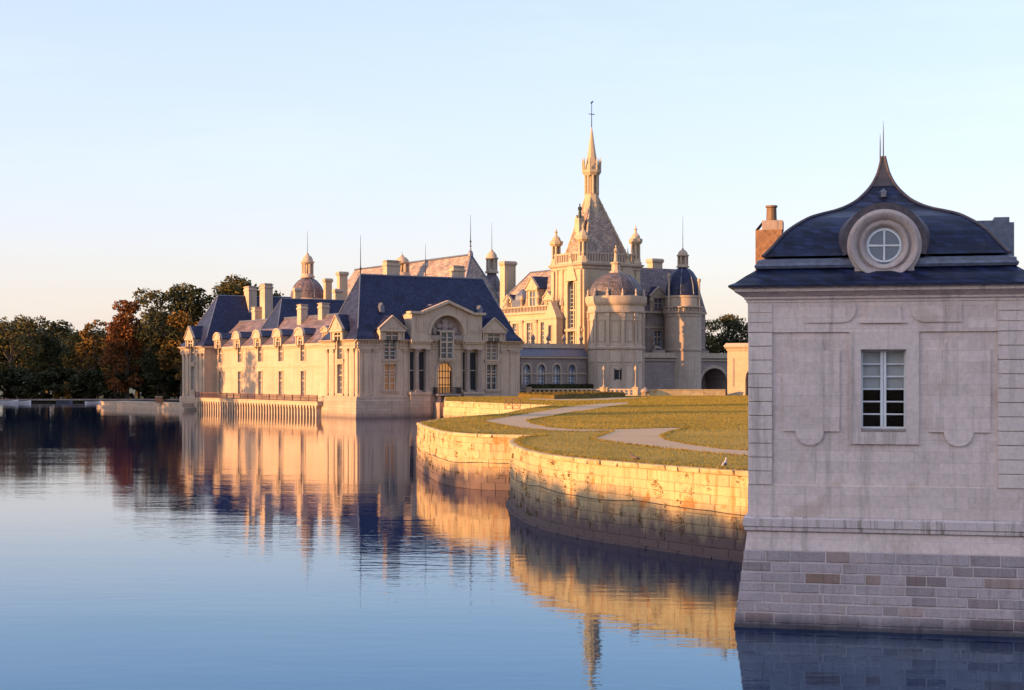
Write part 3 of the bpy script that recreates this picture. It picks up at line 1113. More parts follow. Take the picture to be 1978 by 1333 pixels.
q.build('frame', 'white_paint', oc)
for k in range(4):
    q = MB(ocm)
    pts_ = [(0.022 * (1 if k in (0, 3) else -1), 0.022 * (1 if k in (0, 1) else -1), 0.17)] + [(0.39 * math.cos(R(90 * k + a)), 0.39 * math.sin(R(90 * k + a)), 0.17) for a in range(4, 87, 8)]
    q.poly(pts_)
    q.build('pane', 'glass_blue', oc)
# small vent lucarne near the top of the bell
q = MB()
vz = G(1706, 376, 2.9)[1]
q.box(half - 0.07, half + 0.07, half - 0.72, half - 0.3, vz - 0.08, vz + 0.06)
q.lathe([(0.12, vz + 0.06), (0.0, vz + 0.16)], half, half - 0.62, 8)
q.build('vent', 'lead', roof)
# chimneys of the gatehouse
u0c, zt_ = G(1487, 436, 4.4)
q = MB()
q.box(u0c - 0.38, u0c + 0.36, 4.0, 4.75, 8.9, zt_ - 0.15)
ch = q.build('chimney', 'brick_orange', gate, label='orange brick chimney on the left slope')
q = MB()
q.box(u0c - 0.20, u0c + 0.38, 4.05, 4.70, zt_ - 0.15, zt_ + 0.12)
q.add([(u0c - 0.38, 4.0, zt_ - 0.15), (u0c - 0.2, 4.05, zt_ + 0.08), (u0c - 0.2, 4.7, zt_ + 0.08), (u0c - 0.38, 4.75, zt_ - 0.15)], [(0, 1, 2, 3)])
q.build('chimney_head', 'base_stone', ch)
q = MB()
q.lathe([(0.17, zt_ + 0.12), (0.15, zt_ + 0.18), (0.14, zt_ + 0.5), (0.17, zt_ + 0.52), (0.17, zt_ + 0.57), (0.12, zt_ + 0.57)], u0c + 0.05, 4.38, 12)
q.build('chimney_pot', 'wood_door', ch)
u0c, zt_ = G(1926, 424, 4.4)
q = MB()
q.box(u0c - 0.5, u0c + 0.42, 4.0, 4.75, 8.9, zt_ - 0.12)
ch = q.build('chimney', 'lead', gate, label='grey lead-clad chimney on the right slope')
q = MB()
q.box(u0c - 0.1, u0c + 0.30, 4.05, 4.70, zt_ - 0.12, zt_ + 0.03)
q.box(u0c - 0.58, u0c - 0.1, 4.1, 4.65, zt_ - 0.12, zt_ - 0.05)
q.build('chimney_head', 'lead', ch)

# ------------------------------------------------------------------ little chateau on the water (two pavilions and a gallery)
CA = (-0.527, 0.85)
CB = (0.85, 0.527)
CROT = math.atan2(CB[1], CB[0])
P0 = Vector((-23.4, 235.0, 0))
mB = lambda u, d, z: (u, d, z)              # facade seen frontally (shaded side)
LG = 76.5                                   # length of the sunlit side


def mAo(off):
    return lambda u, d, z: (d + off, u, z)  # sunlit side, set back by off


def inv(px, py, plane, val):
    """pixel -> local coords (b, a, z) of the little chateau; plane 'a' or 'b' fixed at val"""
    d = Vector(((px - CX) / FPX, 1, -(py - HOR) / FPX))
    n = Vector((*CA, 0)) if plane == 'a' else Vector((*CB, 0))
    t_ = (P0.dot(n) + val) / d.dot(n)
    p = d * t_ - P0
    return (p.x * CB[0] + p.y * CB[1], p.x * CA[0] + p.y * CA[1], p.z + EYE)


def box_ring(q, x0, x1, y0, y1, prof):
    """moulding round a rectangle: prof = (offset, z)"""
    q.loft([(x0 - o, x1 + o, y0 - o, y1 + o, z) for o, z in prof])


def window(par, m, u, w, z0, z1, d, glass='glass', cross=True, arch=False, sill=True, surround=0.22, frame='castle_trim', bars=0):
    """mullioned window: stone frame with cross, glass pane, sill"""
    q = MB(m)
    a, b2 = u - w / 2, u + w / 2
    e = 0.1
    top = z1 - (w / 2 if arch else 0)
    if surround:
        s_ = surround
        q.box(a - s_, a, -0.09, 0.0, z0, top)
        q.box(b2, b2 + s_, -0.09, 0.0, z0, top)
        if arch:
            n = 10
            for i in range(n):
                t0_, t1_ = math.pi * i / n, math.pi * (i + 1) / n
                pts_ = [(u - (w / 2) * math.cos(t0_), -0.09, top + (w / 2) * math.sin(t0_)), (u - (w / 2) * math.cos(t1_), -0.09, top + (w / 2) * math.sin(t1_)),
                        (u - (w / 2 + s_) * math.cos(t1_), -0.09, top + (w / 2 + s_) * math.sin(t1_)), (u - (w / 2 + s_) * math.cos(t0_), -0.09, top + (w / 2 + s_) * math.sin(t0_))]
                q.extr(pts_, (0, 0.09, 0))
        else:
            q.box(a - s_, b2 + s_, -0.11, 0.0, z1, z1 + s_)
    if cross:
        q.box(u - 0.13, u + 0.13, d - 0.22, d, z0, z1 - (0.02 if not arch else 0.06))
        zc = z0 + (z1 - z0) * 0.62
        q.box(a, u - 0.13, d - 0.22, d, zc - 0.11, zc + 0.11)
        q.box(u + 0.13, b2, d - 0.22, d, zc - 0.11, zc + 0.11)
    o = q.build('window', frame, par) if q.f else None
    q = MB(m)
    if arch:
        n = 10
        pts_ = [(a, d - 0.02, z0), (b2, d - 0.02, z0)] + [(u + (w / 2) * math.cos(math.pi * i / n), d - 0.02, top + (w / 2) * math.sin(math.pi * i / n)) for i in range(n + 1)]
        q.poly(pts_)
    else:
        q.poly([(a, d - 0.02, z0), (b2, d - 0.02, z0), (b2, d - 0.02, z1), (a, d - 0.02, z1)])
    if o is None:
        o = q.build('window', glass, par)
    else:
        q.build('pane', glass, o)
    # slim glazing bars
    q = MB(m)
    nb = bars or max(2, int((z1 - z0) / 0.8))
    for k in range(1, nb):
        zz = z0 + (top - z0) * k / nb
        q.box(a, b2, d - 0.06, d - 0.03, zz - 0.03, zz + 0.03)
    if not cross:
        q.box(u - 0.04, u + 0.04, d - 0.07, d - 0.03, z0, top)
    q.box(a, a + 0.07, d - 0.08, d - 0.03, z0, top)
    q.box(b2 - 0.07, b2, d - 0.08, d - 0.03, z0, top)
    q.build('glazing_bars', 'white_paint', o)
    if sill:
        q = MB(m)
        q.box(a - 0.4, b2 + 0.4, -0.28, 0.05, z0 - 0.28, z0)
        q.box(a - 0.3, b2 + 0.3, -0.16, 0.0, z0 - 0.55, z0 - 0.28)
        q.build('sill', 'castle_trim', o)
    return o


def pilaster(par, m, u, w, z0, z1, p=0.16, name='pilaster', mat='castle_trim'):
    q = MB(m)
    q.box(u - w / 2, u + w / 2, -p, 0.02, z0 + 0.45, z1 - 0.75)
    q.box(u - w / 2 - 0.12, u + w / 2 + 0.12, -p - 0.1, 0.02, z0, z0 + 0.28)
    q.box(u - w / 2 - 0.06, u + w / 2 + 0.06, -p - 0.05, 0.02, z0 + 0.28, z0 + 0.45)
    # flared leafy capital
    for k in range(3):
        e = 0.03 + 0.08 * k
        q.box(u - w / 2 - e, u + w / 2 + e, -p - e, 0.02, z1 - 0.75 + 0.2 * k, z1 - 0.75 + 0.2 * (k + 1) - 0.03)
    q.box(u - w / 2 - 0.26, u + w / 2 + 0.26, -p - 0.24, 0.02, z1 - 0.15, z1)
    return q.build(name, mat, par)


def column(par, m, u, d, r, z0, z1):
    q = MB(m)
    q.box(u - r * 1.5, u + r * 1.5, d - r * 1.5, d + r * 1.5, z0, z0 + 0.25)
    q.lathe([(r * 1.35, z0 + 0.25), (r * 1.35, z0 + 0.4), (r * 1.05, z0 + 0.5), (r, z0 + 1.5), (r * 0.97, z0 + 3), (r * 0.86, z1 - 0.9), (r * 0.95, z1 - 0.88), (r * 0.9, z1 - 0.8), (r * 1.15, z1 - 0.5), (r * 1.0, z1 - 0.48), (r * 1.4, z1 - 0.2)], u, d, 14)
    q.box(u - r * 1.5, u + r * 1.5, d - r * 1.5, d + r * 1.5, z1 - 0.2, z1)
    return q.build('column', 'base_stone', par, smooth=True)


def dormer(par, m, u, w, z0, z1, zt, back, kind='gable', wall='castle_trim', roof_mat='slate_blue', win=True, ped=0.45, glass='glass', wz0=None, out=0.0):
    """stone dormer: front with window and pediment, slate roof running back; out = how far it stands forward"""
    if out:
        m0 = m
        m = lambda u, d, z: m0(u, d - out, z)
    q = MB(m)
    a, b2 = u - w / 2, u + w / 2
    wa, wb = u - w * 0.27, u + w * 0.27
    zw0 = wz0 if wz0 is not None else z0 + 0.2
    zw1 = z1 - 0.35
    holed_wall(q, a, b2, z0, z1, [(wa, wb, zw0, zw1, kind == 'arch')], 0.35, y=-0.05)
    q.poly([(a, -0.05, z0), (a, back, z0), (a, back, z1), (a, -0.05, z1)])
    q.poly([(b2, -0.05, z0), (b2, back, z0), (b2, back, z1), (b2, -0.05, z1)])
    for e in (a - 0.14, b2 - 0.1):
        q.box(e, e + 0.24, -0.2, 0.1, z0, z1 - 0.2)
    q.box(a - 0.32, b2 + 0.32, -0.42, 0.1, z1 - 0.2, z1 + 0.06)
    o = q.build('dormer', wall, par)
    q = MB(m)
    if kind == 'arch':
        n = 8
        arc = [(u - (w / 2 + 0.2) * math.cos(math.pi * i / n), z1 + 0.06 + (zt - z1) * 0.8 * math.sin(math.pi * i / n)) for i in range(n + 1)]
        q.extr([(x, -0.3, z) for x, z in arc], (0, 0.3, 0))
        arc2 = [(u + (x - u) * 1.12, z1 + 0.1 + (z - z1 - 0.06) * 1.28) for x, z in arc]
        for i in range(n):
            q.extr([(arc[i][0], -0.42, arc[i][1]), (arc[i + 1][0], -0.42, arc[i + 1][1]), (arc2[i + 1][0], -0.42, arc2[i + 1][1]), (arc2[i][0], -0.42, arc2[i][1])], (0, 0.45, 0))
    else:
        q.extr([(a - 0.3, -0.3, z1 + 0.06), (b2 + 0.3, -0.3, z1 + 0.06), (u, -0.3, zt - 0.2)], (0, 0.32, 0))
        for s_ in (-1, 1):
            e = w / 2 + 0.45
            q.extr([(u + s_ * e, -0.46, z1 + 0.06), (u, -0.46, zt - 0.22), (u, -0.46, zt), (u + s_ * e, -0.46, z1 + 0.3)], (0, 0.5, 0))
        q.box(u - w * 0.16, u + w * 0.16, -0.36, -0.3, z1 + 0.25, z1 + 0.25 + (zt - z1) * 0.38)
    q.build('pediment', wall, o)
    q = MB(m)
    e = w / 2 + 0.35
    zr = zt + 0.02
    q.add([(u - e, 0.04, z1 + 0.1), (u, 0.04, zr), (u + e, 0.04, z1 + 0.1), (u - e, back + 1.2, z1 + 0.1), (u, back + 1.2, zr), (u + e, back + 1.2, z1 + 0.1)],
          [(0, 1, 4, 3), (1, 2, 5, 4), (0, 3, 5, 2)])
    q.build('dormer_roof', roof_mat, o)
    if not win:
        return o
    q = MB(m)
    q.box(u - 0.1, u + 0.1, 0.02, 0.2, zw0, zw1 - (0.05 if kind == 'arch' else 0))
    zc = zw0 + (zw1 - zw0) * 0.6
    q.box(wa, u - 0.1, 0.02, 0.2, zc - 0.08, zc + 0.08)
    q.box(u + 0.1, wb, 0.02, 0.2, zc - 0.08, zc + 0.08)
    q.build('window', wall, o)
    q = MB(m)
    q.poly([(wa, 0.14, zw0), (wb, 0.14, zw0), (wb, 0.14, zw1), (wa, 0.14, zw1)])
    q.build('pane', glass, o)
    return o


def chimney(par, x0, x1, y0, y1, z0, z1, mat='castle_stone', cap=0.14, label=None):
    q = MB()
    q.box(x0, x1, y0, y1, z0, z1 - 0.9)
    q.loft([(x0 - .02, x1 + .02, y0 - .02, y1 + .02, z1 - 0.9), (x0 - cap, x1 + cap, y0 - cap, y1 + cap, z1 - 0.75), (x0 - cap, x1 + cap, y0 - cap, y1 + cap, z1 - 0.55),
            (x0 + .02, x1 - .02, y0 + .02, y1 - .02, z1 - 0.45), (x0 + .02, x1 - .02, y0 + .02, y1 - .02, z1 - 0.2), (x0 - cap, x1 + cap, y0 - cap, y1 + cap, z1 - 0.12), (x0 - cap, x1 + cap, y0 - cap, y1 + cap, z1)])
    o = q.build('chimney', mat, par, label=label)
    q = MB()
    q.box(x0 + 0.1, x1 - 0.1, y0 + 0.1, y1 - 0.1, z1, z1 + 0.12)
    q.build('flue_top', 'lead', o)
    return o


def rod(par, x, y, z0, z1, r=0.05, ball=True):
    q = MB()
    q.tube([(x, y, z0), (x, y, z0 + (z1 - z0) * 0.35), (x, y, z1)], [r * 1.6, r, r * 0.35], 6)
    if ball:
        q.ball((x, y, z0 + (z1 - z0) * 0.18), r * 3.4, 8, 5)
    return q.build('lightning_rod', 'iron', par)


def hip_roof(par, x0, x1, y0, y1, z0, z1, ix0, ix1, iy, mat='slate_blue', over=0.36, kick=1.4, name='roof'):
    """steep hipped roof, flared at the eaves; ridge along x"""
    q = MB()
    fr_ = kick / (z1 - z0)
    def at_(t_, k=0):
        return (x0 + ix0 * t_, x1 - ix1 * t_, y0 + iy * t_, y1 - iy * t_, z0 + (z1 - z0) * t_)
    a = at_(fr_)
    q.loft([(x0 - over, x1 + over, y0 - over, y1 + over, z0), (x0 - over * .55, x1 + over * .55, y0 - over * .55, y1 + over * .55, z0 + kick * 0.3), (a[0] - .12, a[1] + .12, a[2] - .12, a[3] + .12, a[4] * 0.85 + z0 * .15),
            at_(fr_ * 1.6), at_(0.995)])
    o = q.build(name, mat, par)
    q = MB()
    t_ = 0.995
    e = at_(t_)
    q.tube([(e[0], (y0 + y1) / 2, z1), (e[1], (y0 + y1) / 2, z1)], 0.16, 6)
    for X, sx_ in ((e[0], 0), (e[1], 1)):
        for Y in (0, 1):
            pts_ = []
            for f_3 in (0.16, 0.4, 0.7, 1.0):
                w_ = at_(f_3 * 0.995)
                pts_.append((w_[0] if sx_ == 0 else w_[1], w_[2] if Y == 0 else w_[3], w_[4]))
            q.tube(pts_, 0.10, 5)
    q.build('ridge_lead', 'lead', o)
    return o


little = thing('chateau_wing', 'little chateau standing in the lake, sunlit gallery left, shaded navy-roofed front', 'chateau', P0, CROT)
EV = 12.0
PW = 11.9
PLB = 29.0
# bays measured along the fronts
winU = (5.6, 23.8)
# --- near pavilion walls: front (facing camera, shaded)
holesF = []
for u in winU:
    holesF.append((u - 1.05, u + 1.05, 9.0, 12.6))
    holesF.append((u - 1.0, u + 1.0, 4.3, 8.2))
holesF.append((15.2 - 1.3, 15.2 + 1.3, 3.75, 8.45, True))
holesF.append((15.2 - 1.05, 15.2 + 1.05, 9.2, 13.0))
q = MB(mB)
holed_wall(q, 0, PLB, 0.0, EV, [(a, b2, c, min(d, EV - 0.001), *r_) for a, b2, c, d, *r_ in holesF], 0.55)
q.build('wall', 'castle_stone', little)
q = MB(mAo(0))
holesS = [(5.9 - 1.05, 5.9 + 1.05, 9.0, EV - 0.001), (5.9 - 1.0, 5.9 + 1.0, 3.7, 8.2)]
holed_wall(q, 0, PW, 0.0, EV, holesS, 0.55)
q.poly([(PW, 0, 0), (PW, 6, 0), (PW, 6, EV), (PW, 0, EV)])
q.build('wall', 'castle_stone', little)
q = MB()
q.box(0.5, PLB - 0.02, 0.6, PW - 0.02, 0, EV - 0.1)
q.poly([(PLB, 0, 0), (PLB, PW, 0), (PLB, PW, EV), (PLB, 0, EV)])
q.poly([(6, PW, 0), (PLB, PW, 0), (PLB, PW, EV), (6, PW, EV)])
q.build('wall', 'castle_stone', little)
# plinths and bands
q = MB()
box_ring(q, 0, PLB, 0, PW, [(0.55, -0.5), (0.45, 0.5), (0.42, 2.6), (0.32, 2.75), (0.32, 3.15), (0.2, 3.3)])
q.build('plinth', 'castle_plinth', little)
CPROF = [(0.02, 10.55), (-0.12, 10.6), (-0.12, 10.95), (-0.2, 11.0), (-0.2, 11.1), (-0.1, 11.15), (-0.1, 11.55), (-0.3, 11.62), (-0.32, 11.72), (-0.52, 11.82), (-0.55, 11.96), (0.02, 11.96)]


def cornice_run(par, m, u0, u1, prof=CPROF):
    q = MB(m)
    q.extr([(u0, d * 1.5 if d < 0 else d, z) for d, z in prof], (u1 - u0, 0, 0))
    return q.build('cornice', 'castle_trim', par)


for a, b2 in ((-.5, 4.05), (7.15, 8.5), (12.2, 13.6), (16.8, 18.0), (21.75, 22.25), (25.35, PLB + .5)):
    cornice_run(little, mB, a, b2)
for a, b2 in ((-.49, 4.35), (7.45, PW + .5)):
    cornice_run(little, mAo(0), a, b2)
q = MB(mB)
n_ = 58
for k in range(n_):
    u = 0.2 + (PLB - 0.4) * k / (n_ - 1)
    if any(abs(u - w_) < 1.7 for w_ in (5.6, 15.2, 23.8)) or any(abs(u - w_) < 1.9 for w_ in (10.3, 19.9)):
        continue
    q.box(u - 0.12, u + 0.12, -0.42, 0, 11.4, 11.64)
q.build('dentils', 'castle_trim', little)
# windows front
for u in winU:
    window(little, mB, u, 2.1, 9.0, 11.9, 0.5, glass='curtain' if u > 20 else 'glass', bars=5)
    window(little, mB, u, 2.0, 4.3, 8.2, 0.5, glass='painted_sun_glow_dim' if u < 10 else 'glass')
    dormer(little, mB, u, 3.9, 11.9, 13.4, 15.7, 3.0, wz0=11.9, out=.5)
window(little, lambda u, d, z: (u, d - .62, z), 15.2, 2.1, 9.2, 13.2, 0.24, glass='glass', bars=5)
window(little, mAo(0), 5.9, 2.1, 9.0, 11.9, 0.5)
window(little, mAo(0), 5.9, 2.0, 3.7, 8.2, 0.5)
dormer(little, mAo(0), 5.9, 3.9, 11.9, 13.4, 15.9, 3.0, wz0=11.9, out=.5)
# arched door with balcony
q = MB(mB)
q.box(15.2 - 1.3, 15.2 - 1.12, 0.3, 0.5, 3.75, 7.15)
q.box(15.2 + 1.12, 15.2 + 1.3, 0.3, 0.5, 3.75, 7.15)
for i in range(1, 5):
    u = 15.2 - 1.3 + 2.6 * i / 5
    zt = 7.15 + math.sqrt(max(0, 1.3 ** 2 - (u - 15.2) ** 2))
    q.box(u - 0.05, u + 0.05, 0.36, 0.42, 3.75, zt)
for zz in (5.0, 6.1, 7.15):
    q.box(15.2 - 1.12, 15.2 + 1.12, 0.35, 0.41, zz - 0.06, zz + 0.06)
door = q.build('door', 'iron', little, label='arched door with painted orange sun glow behind dark glazing bars')
q = MB(mB)
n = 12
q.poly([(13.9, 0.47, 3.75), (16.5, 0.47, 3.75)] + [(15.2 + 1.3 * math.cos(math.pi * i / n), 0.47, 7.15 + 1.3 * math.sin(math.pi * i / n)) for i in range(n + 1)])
q.build('pane', 'painted_sun_glow', door)
q = MB(mB)
for i in range(14):
    t0_, t1_ = math.pi * i / 14, math.pi * (i + 1) / 14
    q.extr([(15.2 - 1.32 * math.cos(t0_), -0.14, 7.15 + 1.32 * math.sin(t0_)), (15.2 - 1.32 * math.cos(t1_), -0.14, 7.15 + 1.32 * math.sin(t1_)),
            (15.2 - 1.8 * math.cos(t1_), -0.14, 7.15 + 1.8 * math.sin(t1_)), (15.2 - 1.8 * math.cos(t0_), -0.14, 7.15 + 1.8 * math.sin(t0_))], (0, 0.14, 0))
q.box(13.4, 13.88, -0.13, 0.0, 3.3, 7.15)
q.box(16.52, 17.0, -0.13, 0.0, 3.3, 7.15)
q.extr([(15.0, -0.3, 8.3), (15.4, -0.3, 8.3), (15.5, -0.3, 9.0), (14.9, -0.3, 9.0)], (0, 0.3, 0))
q.build('door_surround', 'castle_trim', little)
q = MB(mB)
q.box(12.3, 13.4, -0.1, 0, 6.0, 6.35)
q.box(17.0, 18.1, -0.1, 0, 6.0, 6.35)
q.build('impost_band', 'castle_trim', little)
q = MB(mB)
q.box(13.0, 17.3, -1.5, 0.1, 3.3, 3.62)
q.box(13.3, 13.8, -1.2, 0.1, 2.3, 3.3)
q.box(16.5, 17.0, -1.2, 0.1, 2.3, 3.3)
bal = q.build('balcony', 'base_stone', little)
q = MB(mB)
for k in range(27):
    u = 13.05 + 4.2 * k / 26
    q.box(u - 0.025, u + 0.025, -1.45, -1.4, 3.62, 4.55)
for k in range(9):
    d_ = -1.4 + 1.4 * k / 9
    for u in (13.05, 17.25):
        q.box(u - 0.025, u + 0.025, d_, d_ + 0.05, 3.62, 4.55)
q.box(13.0, 17.3, -1.48, -1.38, 4.55, 4.63)
q.box(13.0, 13.1, -1.38, 0, 4.55, 4.63)
q.box(17.2, 17.3, -1.38, 0, 4.55, 4.63)
q.build('railing', 'iron', bal)
# pier of the little bridge below the balcony
q = MB(mB)
q.box(12.9, 15.0, -2.4, 0.0, -0.4, 2.3)
q.lathe([(0.45, 0.2), (0.45, 1.6), (0.02, 1.65)], 13.9, -2.4, 10)
q.build('bridge_pier', 'base_stone', little)
# paired columns beside the centre, with flat dark panels painted in for the shade between them
for g0, g1, cols, gaps in ((8.7, 12.1, (9.95, 11.72), ((8.85, 9.6), (10.3, 11.36))), (18.1, 21.6, (19.08, 21.1), ((18.25, 18.72), (19.45, 20.72)))):
    q = MB(mB)
    q.box(g0, g1, -0.9, 0.0, 0.0, 3.5)
    q.box(g0 - .15, g1 + .15, -1.05, 0.0, 3.5, 3.9)
    q.build('pedestal', 'castle_plinth', little)
    for c in cols:
        column(little, mB, c, -0.5, 0.34, 3.9, 10.6)
    for a, b2 in gaps:
        q = MB(mB)
        q.box(a, b2, -0.06, -0.01, 4.2, 10.1)
        q.build('niche_shade', 'room_dark', little)
        q = MB(mB)
        q.box(a - .12, a, -0.2, 0, 4.0, 10.2)
        q.box(b2, b2 + .12, -0.2, 0, 4.0, 10.2)
        q.box(a, b2, -.12, -.06, 7.2, 7.32)
        q.build('niche_frame', 'castle_trim', little)
    q = MB(mB)
    q.loft([(g0 + .1, g1 - .1, -1.0, 0.0, 10.6), (g0 + .1, g1 - .1, -1.0, 0.0, 11.35), (g0, g1, -1.2, 0, 11.4), (g0, g1, -1.2, 0, 11.6), (g0 - .12, g1 + .12, -1.35, 0, 11.66), (g0 - .12, g1 + .12, -1.35, 0, 12.0)])
    q.build('entablature', 'castle_trim', little)
for u in (1.5, 27.6):
    pilaster(little, mB, u, 0.95, 3.3, 10.6)
for u in (0.6, 2.9, 8.1, 25.7, 28.4):
    pilaster(little, mB, u, 0.5, 3.3, 10.6, p=0.09)
for u in (1.3, 3.4, 8.4, 10.6):
    pilaster(little, mAo(0), u, 0.8, 3.3, 10.6)
# great arched attic gable in the middle of the front
q = MB(mB)
ga, gb, gz0, gz1, gt = 8.9, 21.5, 12.0, 16.0, 17.8
R_ = 2.95
cz_ = 12.9
n = 16
arc = [(15.2 - R_ * math.cos(math.pi * i / n), cz_ + R_ * math.sin(math.pi * i / n)) for i in range(n + 1)]
yf = -0.75
outl = [(ga, gz0)] + [(15.2 - R_, gz0)] + arc + [(15.2 + R_, gz0), (gb, gz0), (gb, gz1), (19.6, gz1), (15.2, gt), (10.8, gz1), (ga, gz1)]
# front face split into side blocks and spandrels over the arch
q.poly([(ga, yf, gz0), (15.2 - R_, yf, gz0), (15.2 - R_, yf, gz1), (ga, yf, gz1)])
q.poly([(15.2 + R_, yf, gz0), (gb, yf, gz0), (gb, yf, gz1), (15.2 + R_, yf, gz1)])
for i in range(n):
    (x1, z1_), (x2, z2_) = arc[i], arc[i + 1]
    q.poly([(x1, yf, z1_), (x2, yf, z2_), (x2, yf, gz1), (x1, yf, gz1)])
    q.poly([(x1, yf, z1_), (x2, yf, z2_), (x2, 0.3, z2_), (x1, 0.3, z1_)])
q.poly([(15.2 - R_, yf, gz0), (15.2 - R_, yf, cz_), (15.2 - R_, 0.3, cz_), (15.2 - R_, 0.3, gz0)])
q.poly([(15.2 + R_, yf, gz0), (15.2 + R_, yf, cz_), (15.2 + R_, 0.3, cz_), (15.2 + R_, 0.3, gz0)])
q.poly([(10.8, yf, gz1), (19.6, yf, gz1), (15.2, yf, gt)])
q.poly([(ga, yf, gz0), (ga, 4, gz0), (ga, 4, gz1), (ga, yf, gz1)])
q.poly([(gb, yf, gz0), (gb, 4, gz0), (gb, 4, gz1), (gb, yf, gz1)])
q.poly([(ga, yf, gz1), (gb, yf, gz1), (gb, 4, gz1), (ga, 4, gz1)])
att = q.build('attic_gable', 'castle_trim', little)
q = MB(mB)
q.poly([(12.2, 0.28, 12.0), (18.2, 0.28, 12.0), (18.2, 0.28, 16.0), (12.2, 0.28, 16.0)])
q.ball((13.4, 0.1, 13.4), 0.5, 8, 5, (1, .5, 1.2))
q.ball((17.0, 0.1, 13.4), 0.5, 8, 5, (1, .5, 1.2))
q.lathe([(0.5, 13.6), (0.7, 14.1), (0.5, 14.5), (0.7, 15.0), (0.3, 15.3)], 15.2, 0.1, 10, sy=.6)
q.box(12.26, 14.0, -0.74, 0.28, 12.0, 12.75)
q.box(16.4, 18.14, -0.74, 0.28, 12.0, 12.75)
q.box(13.7, 16.7, -0.45, 0.3, 13.25, 13.6)
q.ball((14.2, 0.1, 14.2), 0.55, 8, 5, (1, .4, .8))
q.ball((16.2, 0.1, 14.2), 0.55, 8, 5, (1, .4, .8))
q.build('tympanum_carving', 'base_stone', att)
q = MB(mB)
q.box(ga - 0.45, 10.9, -1.25, 0.2, gz1, gz1 + 0.38)
q.box(19.5, gb + 0.45, -1.25, 0.2, gz1, gz1 + 0.38)
for s_ in (-1, 1):
    q.extr([(15.2 + s_ * 4.5, -1.3, gz1 + 0.05), (15.2, -1.3, gt - 0.05), (15.2, -1.3, gt + 0.4), (15.2 + s_ * 4.6, -1.3, gz1 + 0.42)], (0, 0.9, 0))
for i in range(n):
    t0_, t1_ = math.pi * i / n, math.pi * (i + 1) / n
    q.extr([(15.2 - R_ * math.cos(t0_), yf - .15, cz_ + R_ * math.sin(t0_)), (15.2 - R_ * math.cos(t1_), yf - .15, cz_ + R_ * math.sin(t1_)),
            (15.2 - (R_ + .5) * math.cos(t1_), yf - .15, cz_ + (R_ + .5) * math.sin(t1_)), (15.2 - (R_ + .5) * math.cos(t0_), yf - .15, cz_ + (R_ + .5) * math.sin(t0_))], (0, 0.14, 0))
for u in (10.6, 19.8):
    q.box(u - 0.9, u + 0.9, yf - 0.08, yf - 0.005, 13.2, 15.2)
    q.box(u - 0.55, u + 0.55, yf - 0.16, yf - 0.082, 13.5, 14.9)
q.build('mouldings', 'castle_trim', att)
q = MB(mB)
q.add([(10.6, yf + .1, gz1 + .1), (15.2, yf + .1, gt + .3), (19.8, yf + .1, gz1 + .1), (10.6, 6, gz1 + .1), (15.2, 6, gt + .3), (19.8, 6, gz1 + .1)], [(0, 1, 4, 3), (1, 2, 5, 4)])
q.build('gable_roof', 'slate_blue', att)
# roofs of the two pavilions
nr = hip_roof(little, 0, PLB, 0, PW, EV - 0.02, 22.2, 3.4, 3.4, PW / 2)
for b2, a2 in ((inv(740, 575, 'a', 1.8)[0], 1.8), (inv(835, 575, 'a', 1.8)[0], 1.8), (inv(930, 580, 'a', 1.8)[0], 1.8)):
    zz = 16.2
    q = MB()
    q.add([(b2 - 0.35, 2.0, zz), (b2 + 0.35, 2.0, zz), (b2 + 0.35, 3.9, zz + 1.2), (b2 - 0.35, 3.9, zz + 1.2), (b2 - 0.35, 2.0, zz + 0.9), (b2 + 0.35, 2.0, zz + 0.9), (b2, 2.0, zz + 1.5), (b2, 4.1, zz + 1.5), (b2 - .35, 3.9, zz + .9), (b2 + .35, 3.9, zz + .9)],
          [(0, 1, 5, 6, 4), (0, 4, 8), (1, 5, 9), (4, 6, 7, 8), (5, 6, 7, 9)])
    q.build('lucarne', 'lead', nr)
c = inv(757, 520, 'a', 7.2)[0]
chimney(little, c - 1.2, c + 1.1, 6.6, 8.0, 19, 24.6)
c = inv(884, 520, 'a', 7.2)[0]
chimney(little, c - 1.1, c + 1.0, 6.6, 8.0, 19, 24.2)
c = inv(683, 520, 'a', 6)[0]
rod(little, c + 1.2, 6.0, 22.0, 28.3, 0.06)
c = inv(822, 520, 'a', 6)[0]
rod(little, c, 6.0, 22.0, 27.4, 0.05, False)
# far pavilion
FA0 = 64.6
q = MB(mAo(0))
u_ = FA0 + 6
holed_wall(q, FA0, FA0 + PW, 0.0, EV, [(u_ - 1.05, u_ + 1.05, 9.0, EV - .001), (u_ - 1.0, u_ + 1.0, 3.7, 8.2)], 0.55)
q.build('wall', 'castle_stone', little)
q = MB()
q.box(0.5, PLB, FA0 + 0.01, FA0 + PW, 0, EV - 0.1)
q.poly([(0, FA0, 0), (0.6, FA0, 0), (0.6, FA0, EV), (0, FA0, EV)])
q.build('wall', 'castle_stone', little)
q = MB()
box_ring(q, 0, PLB, FA0, FA0 + PW, [(0.55, -0.5), (0.45, 0.5), (0.42, 2.3), (0.2, 2.5)])
q.build('plinth', 'castle_plinth', little)
for a, b2 in ((FA0 - .5, u_ - 1.55), (u_ + 1.55, FA0 + PW + .5)):
    cornice_run(little, mAo(0), a, b2)
q = MB()
q.box(0.02, PLB, FA0 - 0.45, FA0, 11.6, 11.95)
q.build('cornice', 'castle_trim', little)
window(little, mAo(0), u_, 2.1, 9.0, 11.9, 0.5, glass='glass_blue')
window(little, mAo(0), u_, 2.0, 3.7, 8.2, 0.5, glass='glass_blue')
dormer(little, mAo(0), u_, 3.9, 11.9, 13.4, 15.9, 3.0, wz0=11.9, out=.5)
